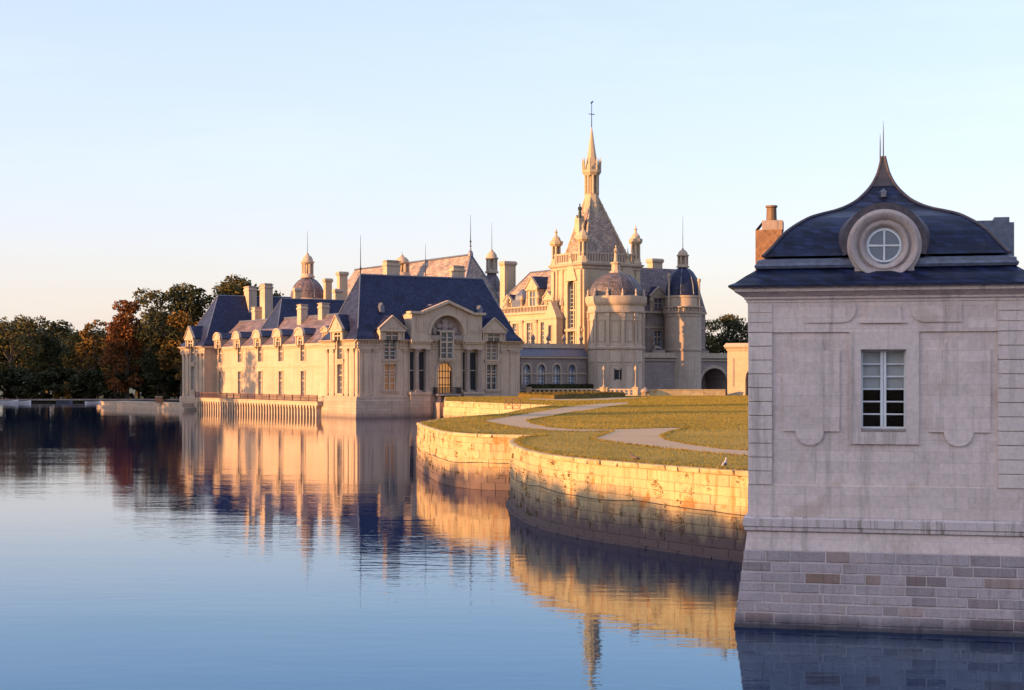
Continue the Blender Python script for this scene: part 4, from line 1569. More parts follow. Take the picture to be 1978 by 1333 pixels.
for u in (FA0 + 1.3, FA0 + 3.4, FA0 + 8.6, FA0 + 10.7):
    pilaster(little, mAo(0), u, 0.8, 2.5, 10.6)
hip_roof(little, 0, PLB, FA0, FA0 + PW, EV - 0.02, 21.8, 5.0, 9.0, PW / 2)
# gallery between them, set back
GR = 2.4
mG = mAo(GR)
dz_px = [426.5, 463.7, 503.3, 542.8, 585.8]
gU = [inv(p, 690, 'b', GR)[1] for p in dz_px]
hol = []
for u in gU:
    hol += [(u - 0.95, u + 0.95, 8.9, 11.6), (u - 0.85, u + 0.85, 3.0, 7.2)]
q = MB(mG)
holed_wall(q, PW, FA0, 0.0, 11.6, hol, 0.45)
q.build('wall', 'castle_stone', little)
q = MB()
q.box(GR + 0.5, GR + 9.5, PW, FA0, 0, 11.5)
q.build('wall', 'castle_stone', little)
q = MB(mG)
segs = [PW] + [x for u in gU[::-1] for x in (u - 1.5, u + 1.5)] + [FA0]
for a, b2 in zip(segs[::2], segs[1::2]):
    q.box(a, b2, -0.2, 0, 11.1, 11.35)
    q.box(a, b2, -0.45, 0, 11.35, 11.75)
q.box(PW, FA0, -0.12, 0, 7.9, 8.35)
q.build('cornice', 'castle_trim', little)
for u in gU:
    window(little, mG, u, 1.9, 8.9, 11.6, 0.4, sill=False, glass='glass', surround=0.2)
    window(little, mG, u, 1.7, 3.0, 7.2, 0.4, sill=False, glass='glass', surround=0.18)
    dormer(little, mG, u, 2.9, 11.5, 13.2, 14.4, 2.2, kind='arch', wz0=11.55, out=.5)
q = MB()
zr_ = 16.6
q.add([(GR - 0.5, PW, 11.75), (GR + 4.6, PW, zr_), (GR + 10, PW, 11.75), (GR - 0.5, FA0, 11.75), (GR + 4.6, FA0, zr_), (GR + 10, FA0, 11.75)], [(0, 1, 4, 3), (1, 2, 5, 4)])
gr = q.build('gallery_roof', 'slate_old', little)
q = MB()
q.tube([(GR + 4.6, PW, zr_), (GR + 4.6, FA0, zr_)], 0.2, 6)
q.build('ridge_lead', 'lead', gr)
lu = inv(630, 640, 'b', GR)[1]
dormer(little, mG, lu, 2.0, 12.2, 13.6, 14.5, 2.5, wz0=12.9)
# terrace before the gallery, carried on a row of little arches, with a rusty railing
q = MB()
q.box(-1.4, GR, PW - 0.6, FA0 + 1.2, 1.75, 2.35)
q.box(-1.55, GR, PW - 0.7, FA0 + 1.3, 2.2, 2.3)
q.box(-0.5, GR, PW, FA0, -0.4, 1.75)
pf = q.build('terrace', 'castle_trim', little)
n_ = 46
tm = MB()
tm.box(-0.7, 0.6, -0.2, 0.2, -0.4, 1.2)
tm.extr([(-0.75, -0.2, 1.2), (-0.75, 0.2, 1.2), (-0.75, 0.42, 1.75), (-0.75, -0.42, 1.75)], (1.3, 0, 0))
tme = tm.mesh('pier')
tme.materials.append(M['castle_trim'])
for k in range(n_):
    o = link('pier', tme, pf)
    o.location = (-0.6, PW + 0.3 + (FA0 - PW) * k / (n_ - 1), 0)
q = MB()
for k in range(160):
    a = PW - 0.5 + (FA0 + 1.5 - PW) * k / 159
    q.box(-1.42, -1.36, a - 0.03, a + 0.03, 2.35, 3.25)
for k in range(18):
    a = PW - 0.5 + (FA0 + 1.5 - PW) * k / 17
    q.box(-1.46, -1.32, a - 0.07, a + 0.07, 2.35, 3.4)
q.box(-1.45, -1.33, PW - 0.5, FA0 + 1.0, 3.25, 3.35)
q.box(-1.42, -1.36, PW - 0.5, FA0 + 1.0, 2.45, 2.53)
q.build('railing', 'rail_red', pf)
# back ranges of the little chateau: hipped roof, chimneys
i0 = inv(538, 577, 'a', 46.0)
i1 = inv(668, 577, 'a', 46.0)
q = MB()
q.box(i0[0] - 3, i1[0] + 4, 41, 51, 0, 13)
q.build('wall', 'castle_stone', little)
hip_roof(little, i0[0] - 2.6, i1[0] + 4, 41, 51, 13, i0[2], 3.2, 3.2, 5.0, over=0.4)
rod(little, i0[0] + 0.3, 46, i0[2] - 0.2, i0[2] + 1.6, 0.05, False)


def chim_px(x0, x1, y0, y1, aval, par=little, dep=1.6, lab=None, mat='castle_stone'):
    """chimney of the little chateau surveyed from pixel bounds at row aval"""
    p, r_ = inv(x0, y0, 'a', aval), inv(x1, y0, 'a', aval)
    zb = inv(x0, y1, 'a', aval)[2]
    w_ = (r_[0] - p[0]) * 0.62
    return chimney(par, p[0] + (r_[0] - p[0]) * 0.3, p[0] + (r_[0] - p[0]) * 0.3 + w_, aval, aval + dep, zb - 6, p[2], mat, 0.1, lab)


chim_px(473, 498, 553, 588, FA0 + 4, dep=2.4)
chim_px(504, 529, 548, 616, FA0 - 8, dep=2.4)
chim_px(486, 508, 593, 616, FA0 - 6.5, dep=1.6)
chim_px(575, 596, 588, 610, 33, dep=1.6)
chim_px(615, 638, 585, 606, 26, dep=1.6)

# ------------------------------------------------------------------ great chateau behind: frames share the same orientation
def place(px, d):
    return ((px - CX) / FPX * d, d, 0)


def zof(py, d):
    return EYE - (py - HOR) / FPX * d


def lantern(par, x, y, z0, z1, r, mat='castle_trim', n=6, rodz=None):
    """open cupola: ring, posts, cap, ball"""
    h = z1 - z0
    q = MB()
    q.lathe([(r * 1.25, z0), (r * 1.25, z0 + h * 0.07), (r * 1.05, z0 + h * 0.1), (r * 1.05, z0 + h * 0.16)], x, y, 12)
    for k in range(n):
        a = 2 * math.pi * (k + 0.5) / n
        q.tube([(x + r * 0.85 * math.cos(a), y + r * 0.85 * math.sin(a), z0 + h * 0.14), (x + r * 0.85 * math.cos(a), y + r * 0.85 * math.sin(a), z0 + h * 0.58)], r * 0.2, 6)
    q.lathe([(r * 0.45, z0 + h * 0.12), (r * 0.3, z0 + h * 0.55)], x, y, 8)
    q.lathe([(r * 1.02, z0 + h * 0.55), (r * 1.22, z0 + h * 0.6), (r * 1.22, z0 + h * 0.64), (r * 0.98, z0 + h * 0.66), (r * 0.9, z0 + h * 0.76), (r * 0.6, z0 + h * 0.86), (r * 0.2, z0 + h * 0.92), (r * 0.26, z0 + h * 0.95), (r * 0.05, z1)], x, y, 12)
    o = q.build('lantern', mat, par, smooth=True)
    if rodz:
        q = MB()
        q.tube([(x, y, z1 - 0.2), (x, y, rodz)], [0.06, 0.02], 6)
        q.build('lightning_rod', 'iron', o)
    return o


def round_tower(label, px, d, r, ytop, ydome, ylan0, ylan1, yrod, wall='castle_stone', domemat='slate_blue', lr=0.9, seg=28, balustrade=True, z_base=0.0, ped=1.0):
    th_ = thing('domed_tower', label, 'tower', place(px, d), CROT)
    zt, zd, zl0, zl1 = zof(ytop, d), zof(ydome, d), zof(ylan0, d), zof(ylan1, d)
    q = MB()
    q.lathe([(r * 1.03, z_base - 0.5), (r * 1.03, z_base + 3), (r, z_base + 3.3), (r, zt)], 0, 0, seg)
    q.build('wall', wall, th_, smooth=True)
    q = MB()
    q.lathe([(r, zt - 0.9), (r + .12, zt - .85), (r + .12, zt - .45), (r + .3, zt - .3), (r + .34, zt), (r, zt + .02)], 0, 0, seg)
    q.build('cornice', 'castle_trim', th_, smooth=True)
    q = MB()
    q.lathe([(r, zt - 7.2), (r + .14, zt - 7.1), (r + .14, zt - 6.8), (r, zt - 6.7)], 0, 0, seg)
    q.build('string_course', 'castle_trim', th_, smooth=True)
    rd = r * 0.94
    q = MB()
    q.lathe([(rd, zt - 0.1), (rd, zd - 0.35), (rd + .16, zd - 0.3), (rd + .16, zd), (rd * .98, zd + .02)], 0, 0, seg)
    q.build('drum', wall, th_, smooth=True)
    if balustrade:
        q = MB()
        for k in range(36):
            a = 2 * math.pi * k / 36
            x, y = (r + .14) * math.cos(a), (r + .14) * math.sin(a)
            q.lathe([(0.07, zt), (0.13, zt + .25), (0.06, zt + .6), (0.09, zt + .75)], x, y, 5)
        q.lathe([(r + .0, zt + .75), (r + .28, zt + .75), (r + .28, zt + .95), (r + .0, zt + .95), (r, zt + .75)], 0, 0, seg)
        q.build('balustrade', 'castle_trim', th_)
    H = zl0 - zd
    q = MB()
    q.lathe([(max(lr * 0.9, rd * math.cos(R(a))), zd + H * math.sin(R(a))) for a in (0, 12, 24, 36, 48, 58, 66, 73, 79, 84, 88)], 0, 0, seg)
    dm = q.build('dome', domemat, th_, smooth=True)
    q = MB()
    for k in range(8):
        a = 2 * math.pi * k / 8
        q.tube([((rd * math.cos(R(e)) + 0.03) * math.cos(a), (rd * math.cos(R(e)) + 0.03) * math.sin(a), zd + H * math.sin(R(e))) for e in (2, 20, 38, 55, 70)], 0.09, 5)
    q.build('rib', 'lead', dm)
    lantern(th_, 0, 0, zl0 - 0.1, zl1, lr, rodz=zof(yrod, d))
    return th_


# main range with a long sunlit roof, running away from the camera
D0 = 322
gw = thing('chateau_range', 'long pale sunlit roof rising behind the little chateau', 'chateau', place(924, D0), CROT)
zr = zof(490, D0)
q = MB()
q.box(-5.5, 5.5, 0, 62, 0, zr - 11)
q.build('wall', 'castle_stone', gw)
q = MB()
hz = zr - 11
v = [(-6, -0.4, hz), (6, -0.4, hz), (6, 62, hz), (-6, 62, hz), (0, 3.0, zr), (0, 58, zr), (-3.4, -0.1, hz + 4.2), (3.4, -0.1, hz + 4.2), (3.4, 62, hz + 4.2), (-3.4, 62, hz + 4.2)]
q.add(v, [(0, 6, 9, 3), (6, 4, 5, 9), (0, 1, 7, 6), (6, 7, 4), (1, 2, 8, 7), (7, 8, 5, 4), (3, 9, 8, 2), (9, 5, 8)])
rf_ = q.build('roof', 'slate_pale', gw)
q = MB()
q.tube([(0, 3, zr), (0, 58, zr)], 0.25, 6)
q.tube([(-6, -0.4, hz), (-3.4, -.1, hz + 4.2), (0, 3, zr)], 0.18, 6)
q.tube([(6, -0.4, hz), (3.4, -.1, hz + 4.2), (0, 3, zr)], 0.18, 6)
q.lathe([(0.6, zr - 0.3), (0.5, zr + 0.5), (0.2, zr + 0.9), (0.12, zr + 1.6), (0.25, zr + 1.8), (0.02, zr + 2.3)], 0, 3.2, 8)
q.build('ridge_lead', 'lead', rf_)
rod(gw, 0, 3.2, zr + 1.5, zof(412, D0), 0.07)
for k, yy in enumerate((12, 26, 40)):
    q = MB()
    q.add([(-4.2, yy - .8, hz + 3.2), (-4.2, yy + .8, hz + 3.2), (-4.2, yy + .8, hz + 5.2), (-4.2, yy, hz + 6.2), (-4.2, yy - .8, hz + 5.2), (-2.2, yy - .8, hz + 5.2), (-2.2, yy + .8, hz + 5.2), (-1.6, yy, hz + 6.2)],
          [(0, 1, 2, 3, 4), (4, 3, 7, 5), (2, 3, 7, 6), (0, 4, 5), (1, 2, 6)])
    q.build('lucarne', 'castle_trim', rf_)

round_tower('squat brown dome with lantern rising left of the navy front roof', 594, 338, 4.0, 590, 577, 536, 488, 446, domemat='slate_old', balustrade=False, lr=1.25)
tl = round_tower('slim lantern turret between the pale roof and the tall chimney', 950, 330, 2.1, 585, 565, 527, 481, 430, domemat='slate_old', balustrade=False, lr=1.15)
tl2 = round_tower('tiny grey lantern dome beside the left ridge chimney', 777, 338, 1.5, 560, 548, 532, 492, 486, balustrade=False, lr=1.5)

for px, d, w_, y0, y1, lab in ((981, 300, 2.5, 505, 640, 'tall panelled stone chimney stack left of the chapel'),
                               (633, 335, 1.5, 538, 640, 'narrow carved chimney just right of the brown dome'),
                               (661, 330, 1.9, 525, 640, 'stone chimney rising behind the left hip of the navy roof'),
                               (652, 320, 1.5, 558, 640, 'short pale chimney against the foot of the lit hip'),
                               (574, 325, 1.3, 556, 640, 'small pale chimney in front of the brown dome'),
                               (1265, 300, 2.4, 500, 640, 'broad blue-sided chimney between chapel and right dome')):
    ct = thing('chimney_stack', lab, 'chimney', place(px, d), CROT)
    zt = zof(y0, d)
    q = MB()
    q.box(-w_ / 2, w_ / 2, -w_ * 0.35, w_ * 0.35, 0, zt - 0.9)
    q.box(-w_ * .32, w_ * .32, -w_ * 0.35 - .06, -w_ * .35, zt - 5.4, zt - 1.6)
    q.build('shaft', 'chapel_stone', ct)
    q = MB()
    h_ = w_ / 2
    g_ = w_ * .35
    q.loft([(-h_ - .03, h_ + .03, -g_ - .03, g_ + .03, zt - .9), (-h_ - .22, h_ + .22, -g_ - .22, g_ + .22, zt - .6), (-h_ - .22, h_ + .22, -g_ - .22, g_ + .22, zt - .25), (-h_ - .05, h_ + .05, -g_ - .05, g_ + .05, zt)])
    q.build('chimney_head', 'castle_trim', ct)

# ---- chapel with spire
DC = 272.0
C0 = Vector(((1125 - CX) / FPX * DC, DC, 0))
chap = thing('chapel', 'tall chapel with steep roof, corner pinnacles and slender spire', 'chapel', C0, CROT)
CWX, CWY = 12.4, 9.6
zcor = zof(512, 276)
zpar = zof(489, 276)
mCA = lambda u, d, z: (d, u, z)
q = MB(mCA)
holed_wall(q, 0, CWY, 0, zcor, [(2.2, 4.6, 9.0, 23.6, True)], 0.7)
q.build('wall', 'chapel_stone', chap)
q = MB(mB)
holed_wall(q, 0, CWX, 0, zcor, [(8.5, 10.9, 9.0, 23.6, True)], 0.7)
q.build('wall', 'chapel_stone', chap)
q = MB()
q.box(0.75, CWX, 0.75, CWY, 0, zcor)
q.build('wall', 'chapel_stone', chap)
window(chap, mCA, 3.4, 2.4, 9.0, 23.6, 0.65, arch=True, sill=False, frame='chapel_stone', surround=0.35)
window(chap, mB, 9.7, 2.4, 9.0, 23.6, 0.65, arch=True, sill=False, frame='chapel_stone', surround=0.35)
for m_, L_2 in ((mCA, CWY), (mB, CWX)):
    for u in ((0.55, L_2 - 0.55) if m_ is mCA else (0.55, L_2 - .55)):
        q = MB(m_)
        q.box(u - 0.5, u + 0.5, -0.55, 0, 0, 15)
        q.box(u - 0.45, u + 0.45, -0.35, 0, 15, zcor - 1)
        q.build('buttress', 'chapel_stone', chap)
for u in (6.2, 7.9):
    q = MB(mCA)
    q.box(u - 0.25, u + 0.25, -0.22, 0, 12, zcor - 1.0)
    q.extr([(u - 0.4, -0.25, zcor - 1.2), (u + 0.4, -0.25, zcor - 1.2), (u, -0.25, zcor - 0.2)], (0, 0.25, 0))
    q.build('buttress', 'chapel_stone', chap)
q = MB()
box_ring(q, 0, CWX, 0, CWY, [(0.0, zcor - 0.9), (0.2, zcor - 0.8), (0.2, zcor - 0.4), (0.55, zcor - 0.15), (0.6, zcor + 0.15), (0.2, zcor + 0.25)])
q.build('cornice', 'castle_trim', chap)
q = MB()
box_ring(q, 0, CWX, 0, CWY, [(0.0, 14.2), (0.25, 14.3), (0.25, 14.6), (0, 14.8)])
q.build('string_course', 'castle_trim', chap)
q = MB()
for x0, x1, y0, y1 in ((0, CWX, -0.1, 0.25), (0, CWX, CWY - .25, CWY + .1), (-0.1, 0.25, 0.25, CWY - .25), (CWX - .25, CWX + .1, .25, CWY - .25)):
    q.box(x0, x1, y0, y1, zcor + 0.25, zcor + 0.55)
    q.box(x0, x1, y0, y1, zpar - 0.3, zpar)
for k in range(21):
    for y in (0.07,):
        q.box(0.3 + (CWX - .6) * k / 20 - .13, 0.3 + (CWX - .6) * k / 20 + .13, -0.05, 0.2, zcor + .55, zpar - .3)
for k in range(17):
    q.box(-0.05, 0.2, 0.3 + (CWY - .6) * k / 16 - .13, 0.3 + (CWY - .6) * k / 16 + .13, zcor + .55, zpar - .3)
q.build('parapet', 'castle_trim', chap)
for m_, u in ((mCA, 3.4), (mB, 9.7)):
    q = MB(m_)
    q.extr([(u - 1.9, -.3, 23.2), (u + 1.9, -.3, 23.2), (u, -.3, zcor + 1.6)], (0, .3, 0))
    q.build('window_gable', 'chapel_stone', chap)
    q = MB(m_)
    q.lathe([(.28, zcor + 1.4), (.32, zcor + 1.8), (.12, zcor + 2.2), (.02, zcor + 3.2)], u, -.15, 8)
    q.build('finial', 'castle_trim', chap)
for m_, us_ in ((mCA, (6.2, 7.9)), (mB, (2.6, 5.2))):
    for u in us_:
        q = MB(m_)
        q.box(u - .42, u + .42, -.5, 0, 15.6, 16.0)
        q.lathe([(.3, 16.0), (.34, 16.4), (.24, 17.2), (.28, 17.8), (.1, 18.0), (.14, 18.3), (.02, 18.5)], u, -.28, 8)
        q.lathe([(.42, 19.0), (.42, 19.4), (.1, 20.6), (.02, 20.9)], u, -.2, 6)
        q.build('niche_figure', 'castle_trim', chap)
# steep pyramid roof
za = zof(383, 279)
q = MB()
bx, by = 1.0, 1.0
cxm, cym = CWX / 2 - 0.9, CWY / 2
q.loft([(bx, CWX - bx, by, CWY - by, zcor + .2), (bx + 1.0, CWX - bx - 1.0, by + .8, CWY - by - .8, zcor + 2.8), (cxm - 0.9, cxm + 0.9, cym - .8, cym + .8, za)])
rf_ = q.build('roof', 'slate_pale', chap)
q = MB()
for sx_ in (0, 1):
    for sy_ in (0, 1):
        pts_ = [((bx, CWX - bx)[sx_], (by, CWY - by)[sy_], zcor + .3), ((bx + 1.0, CWX - bx - 1.0)[sx_], (by + .8, CWY - by - .8)[sy_], zcor + 2.85), ((cxm - .9, cxm + .9)[sx_], (cym - .8, cym + .8)[sy_], za)]
        q.tube(pts_, 0.17, 6)
        for k in range(7):
            t_ = k / 7
            a, b2 = Vector(pts_[1]), Vector(pts_[2])
            p = a + (b2 - a) * t_
            q.ball(tuple(p), 0.26, 6, 4)
q.build('hip_crockets', 'chapel_stone', rf_)
q = MB()
q.add([(cxm - 3.4, cym - .5, zcor + 6.0), (cxm - 3.4, cym + .5, zcor + 6.0), (cxm - 3.4, cym + .5, zcor + 8), (cxm - 3.4, cym - .5, zcor + 8), (cxm - 1.6, cym - .5, zcor + 6), (cxm - 1.6, cym + .5, zcor + 6), (cxm - 1.4, cym, zcor + 9), (cxm - 3.4, cym, zcor + 9)],
      [(0, 1, 2, 7, 3), (0, 3, 4), (1, 2, 5), (3, 7, 6, 4), (2, 7, 6, 5)])
q.build('roof_gablet', 'chapel_stone', rf_)


def pinnacle(par, x, y, z0, z1, r):
    h = z1 - z0
    q = MB()
    q.lathe([(r * 1.15, z0), (r * 1.15, z0 + h * .06), (r * .95, z0 + h * .08), (r * .95, z0 + h * .16)], x, y, 8)
    for k in range(6):
        a = 2 * math.pi * k / 6
        q.tube([(x + r * .75 * math.cos(a), y + r * .75 * math.sin(a), z0 + h * .14), (x + r * .75 * math.cos(a), y + r * .75 * math.sin(a), z0 + h * .52)], r * .2, 5)
    q.lathe([(r * .5, z0 + h * .14), (r * .5, z0 + h * .5)], x, y, 8)
    q.lathe([(r * .9, z0 + h * .5), (r * 1.3, z0 + h * .56), (r * 1.35, z0 + h * .63), (r * .9, z0 + h * .66), (r * .75, z0 + h * .73), (r * .25, z0 + h * .79), (r * .2, z0 + h * .86), (r * .36, z0 + h * .88), (r * .15, z0 + h * .91), (r * .02, z1)], x, y, 8)
    return q.build('pinnacle', 'chapel_stone', par)


for x, y, yt in ((0.5, 0.5, 432), (0.5, CWY - 0.5, 437), (CWX - 0.5, 0.5, 432), (CWX - .5, CWY - .5, 437)):
    pinnacle(chap, x, y, zcor + .2, zof(yt, 277), 0.95)
# spire
zs0, zg, zs1, zsp, zcr = za - 1.6, zof(337, 279), zof(314, 279), zof(246, 279), zof(196, 279)
q = MB()
q.lathe([(1.75, zs0 - 3.2), (1.55, zs0), (1.6, zs0 + .2), (1.35, zs0 + .5), (1.3, zg - 3.6), (1.4, zg - 3.5)], cxm, cym, 8)
for k in range(8):
    a = 2 * math.pi * (k + .5) / 8
    q.tube([(cxm + 1.12 * math.cos(a), cym + 1.12 * math.sin(a), zg - 3.6), (cxm + 1.12 * math.cos(a), cym + 1.12 * math.sin(a), zg)], .24, 6)
q.lathe([(0.5, zg - 3.6), (0.5, zg)], cxm, cym, 8)
q.lathe([(1.35, zg - .3), (1.75, zg + .3), (1.75, zg + .7), (1.3, zg + .8), (1.3, zs1 - .9), (1.05, zs1 - .2), (0.75, zs1 + 1.6), (0.08, zsp)], cxm, cym, 8)
for k in range(8):
    a = 2 * math.pi * k / 8
    x, y = cxm + 1.62 * math.cos(a), cym + 1.62 * math.sin(a)
    q.lathe([(.16, zg + .6), (.16, zg + 1.9), (.22, zg + 2.0), (.02, zg + 3.0)], x, y, 5)
sp_ = q.build('spire', 'chapel_stone', chap)
q = MB()
q.tube([(cxm, cym, zsp - 1), (cxm, cym, zcr)], [.09, .05], 6)
zz = zof(221, 279)
q.tube([(cxm - .65, cym - .65 * .0, zz), (cxm + .65, cym, zz)], .07, 6)
q.tube([(cxm - .2, cym, zcr - .35), (cxm + .22, cym, zcr - .1), (cxm + .3, cym, zcr + .1)], .12, 5)
q.build('cross', 'iron', sp_)


def statue(label, loc, h, mat, group=None, pedestal=0.0, lean=0.0):
    """standing draped figure built as one continuous lofted body with head and arms"""
    s_ = h / 1.8
    q = MB()
    prof = [(0.26, 0.0), (0.27, 0.1), (0.22, 0.45), (0.2, 0.85), (0.17, 1.05), (0.22, 1.3), (0.2, 1.42), (0.07, 1.5), (0.065, 1.55), (0.1, 1.62), (0.105, 1.7), (0.07, 1.79), (0.01, 1.82)]
    q.lathe([(r_ * s_, z * s_) for r_, z in prof], 0, 0, 10, sy=0.8)
    for sg in (-1, 1):
        q.tube([(sg * .19 * s_, 0, 1.38 * s_), (sg * .27 * s_, -.03 * s_, 1.1 * s_), (sg * .14 * s_, -.2 * s_, 0.98 * s_)], [.075 * s_, .06 * s_, .04 * s_], 6)
    me = q.mesh('statue', 'all')
    me.materials.append(M[mat])
    t_ = thing('statue', label, 'statue', loc, CROT, group)
    link('figure', me, t_)
    if pedestal:
        q = MB()
        w_ = 0.36 * s_
        q.loft([(-w_ * 1.2, w_ * 1.2, -w_ * 1.2, w_ * 1.2, -pedestal), (-w_ * 1.2, w_ * 1.2, -w_ * 1.2, w_ * 1.2, -pedestal * .85), (-w_, w_, -w_, w_, -pedestal * .8), (-w_, w_, -w_, w_, -pedestal * .15), (-w_ * 1.2, w_ * 1.2, -w_ * 1.2, w_ * 1.2, -pedestal * .1), (-w_ * 1.2, w_ * 1.2, -w_ * 1.2, w_ * 1.2, 0)])
        q.build('pedestal', 'chapel_stone', t_)
    return t_


def loc_of(th_, x, y, z):
    c_, s_ = math.cos(CROT), math.sin(CROT)
    return (th_.location.x + x * c_ - y * s_, th_.location.y + x * s_ + y * c_, z)


p = at(1120, 422, 276)
statue('dark bronze figure standing high on the chapel roof', tuple(p), 2.6, 'bronze', pedestal=3.6)

# ---- big round tower before the chapel
D1 = 268.5
T = thing('domed_tower', 'stout shaded round tower with ribbed dome and statue before the chapel', 'tower', place(1190, D1), CROT)
r = 4.85
zt, zd, zs_ = zof(602, D1), zof(574, D1), zof(672, D1)
q = MB()
q.lathe([(r * 1.05, -.5), (r * 1.05, 3.0), (r * 1.01, 3.4), (r, zs_), (r * .985, zs_ + .2), (r * .985, zt)], 0, 0, 40)
q.build('wall', 'castle_stone', T, smooth=True)
q = MB()
q.lathe([(r, zs_ - .35), (r + .22, zs_ - .25), (r + .26, zs_ + .05), (r, zs_ + .25)], 0, 0, 40)
q.build('string_course', 'castle_trim', T, smooth=True)
q = MB()
q.lathe([(r, zs_ - 2.6), (r + .1, zs_ - 2.55), (r + .1, zs_ - 2.3), (r, zs_ - 2.25)], 0, 0, 40)
q.build('string_course', 'castle_trim', T, smooth=True)
q = MB()
q.lathe([(r * .98, zt - .4), (r + .2, zt - .3), (r + .25, zt), (r + .05, zt + .1), (r + .05, zt + .9), (r + .2, zt + 1.0), (r + .45, zt + 1.6), (r + .5, zd), (r * .97, zd + .1)], 0, 0, 40)
q.build('cornice', 'castle_trim', T, smooth=True)
for k in range(12):
    a = 2 * math.pi * (k + .25) / 12
    for za_, zb_ in ((zs_ + .25, zt - .35), (0, zs_ - .35)):
        q = MB()
        q.box(r - .12, r + .13, -.28, .28, za_, zb_)
        if zb_ > zs_:
            q.box(r - .12, r + .24, -.4, .4, zb_ - .7, zb_ - .15)
            q.box(r - .12, r + .2, -.34, .34, zb_ - 1.3, zb_ - 1.0)
        o = q.build('pilaster', 'castle_trim', T)
        o.rotation_euler = (0, 0, a)
    q = MB()
    q.lathe([(.24, zd), (.24, zd + .4), (.12, zd + .5), (.2, zd + .8), (.08, zd + 1.1), (.02, zd + 1.35)], r + .1, 0, 8)
    o = q.build('finial', 'castle_trim', T)
    o.rotation_euler = (0, 0, a)
for k in range(12):
    a = 2 * math.pi * (k + .75) / 12
    for za_, zb_ in ((zs_ + 1.0, zt - 1.6), (4.2, zs_ - 3.0)):
        q = MB()
        q.box(r - .16, r + .02, -.75, -.66, za_, zb_)
        q.box(r - .16, r + .02, .66, .75, za_, zb_)
        q.box(r - .16, r + .02, -.66, .66, za_, za_ + .09)
        q.box(r - .16, r + .02, -.66, .66, zb_ - .09, zb_)
        o = q.build('panel_moulding', 'castle_trim', T)
        o.rotation_euler = (0, 0, a)
H = zof(526, D1) - zd
q = MB()
q.lathe([(max(.45, (r * .97) * math.cos(R(e))), zd + H * math.sin(R(e))) for e in (0, 10, 20, 30, 40, 50, 60, 68, 75, 81, 86)], 0, 0, 40)
dm = q.build('dome', 'slate_grey', T, smooth=True)
for k in range(12):
    q = MB()
    q.tube([((r * .972) * math.cos(R(e)), 0, zd + H * math.sin(R(e))) for e in (0, 15, 30, 45, 60, 75)], .07, 5)
    o = q.build('rib', 'lead', dm)
    o.rotation_euler = (0, 0, 2 * math.pi * (k + .25) / 12)
az = R(-90) - CROT
q = MB(lambda x, y, z: (x * math.cos(az) - y * math.sin(az), x * math.sin(az) + y * math.cos(az), z))
z0, z1 = zof(733, D1), zof(711, D1)
q.box(r * .9, r + .02, -.55, .55, z0, z1 - .3)
q.box(r - .2, r + .12, -.62, -.5, z0 - .1, z1)
q.box(r - .2, r + .12, .5, .62, z0 - .1, z1)
o = q.build('slit_window', 'room_dark', T)
q = MB()
z_l = zof(526, D1)
q.lathe([(1.1, z_l - .5), (1.1, z_l + .1), (.8, z_l + .3), (.75, z_l + 1.3), (.95, z_l + 1.5), (.95, z_l + 1.7), (.6, z_l + 1.8)], 0, 0, 10)
q.build('statue_base', 'castle_trim', T)
statue('pale stone figure crowning the big round tower', (T.location.x, T.location.y, zof(526, D1) + 1.78), 2.9, 'chapel_stone')

# ---- wing left of the chapel
W2p = C0 + Vector((CA[0] * CWY + CB[0] * 0.8, CA[1] * CWY + CB[1] * 0.8, 0))
W2 = thing('chateau_range', 'sunlit range with balustrade and tall dormer beside the chapel', 'chateau', W2p, CROT)
L2 = 20.0
DW = 287
ze, zr = zof(602, DW), zof(520, DW)
hol = [(3.2, 5.0, 12.2, 16.2), (8.0, 9.8, 12.2, 16.2), (13.0, 14.8, 12.2, 16.2)]
q = MB(mCA)
holed_wall(q, 0, L2, 0, ze, hol, 0.5)
q.build('wall', 'chapel_stone', W2)
q = MB()
q.box(0.55, 11, 0.0, L2, 0, ze)
q.build('wall', 'chapel_stone', W2)
for a, b2, c_, d_ in hol:
    window(W2, mCA, (a + b2) / 2, b2 - a, c_, d_, .45, glass='glass_blue')
q = MB(mCA)
q.box(0, L2 + .3, -.4, .1, ze - .45, ze)
q.box(0, L2, -.15, 0, ze - 1.6, ze - 1.3)
for k in range(40):
    u = L2 * k / 39
    q.box(u - .09, u + .09, -.2, 0, ze, ze + .85)
q.box(0, L2 + .3, -.28, .08, ze + .85, ze + 1.05)
q.build('balustrade', 'castle_trim', W2)
q = MB()
q.add([(.4, 0, ze), (.4, L2, ze), (11, L2, ze), (11, 0, ze), (4.8, 0, zr), (4.8, L2 - 4, zr), (2.2, 0, ze + 4.2), (2.2, L2 - 1, ze + 4.2)], [(0, 6, 7, 1), (6, 4, 5, 7), (1, 7, 5, 2), (4, 3, 2, 5)])
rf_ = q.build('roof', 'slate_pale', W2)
q = MB()
q.tube([(4.8, 0, zr), (4.8, L2 - 4, zr), (2.2, L2 - 1, ze + 4.2), (.4, L2, ze)], .2, 6)
q.build('ridge_lead', 'lead', rf_)
u = (inv(1035, 580, 'b', 0)[1])
du = 8.6
dormer(W2, mAo(0.5), du, 3.4, ze + .05, ze + 4.2, ze + 6.6, 2.4, wall='chapel_stone', glass='glass_blue', wz0=ze + 1.0)
q = MB()
q.box(0.2, 4, 12.5, 15.5, ze + .1, ze + 2.4)
q.lathe([(1.7, ze + 2.4), (1.5, ze + 3.2), (.6, ze + 4.2), (.05, ze + 4.6)], 1.8, 14, 8)
q.build('roof_turret', 'lead', W2)
for u in (0.6, 5.8, 11.4, 16.6):
    pinnacle(W2, -.1, u, ze + .9, ze + 3.6, .34)
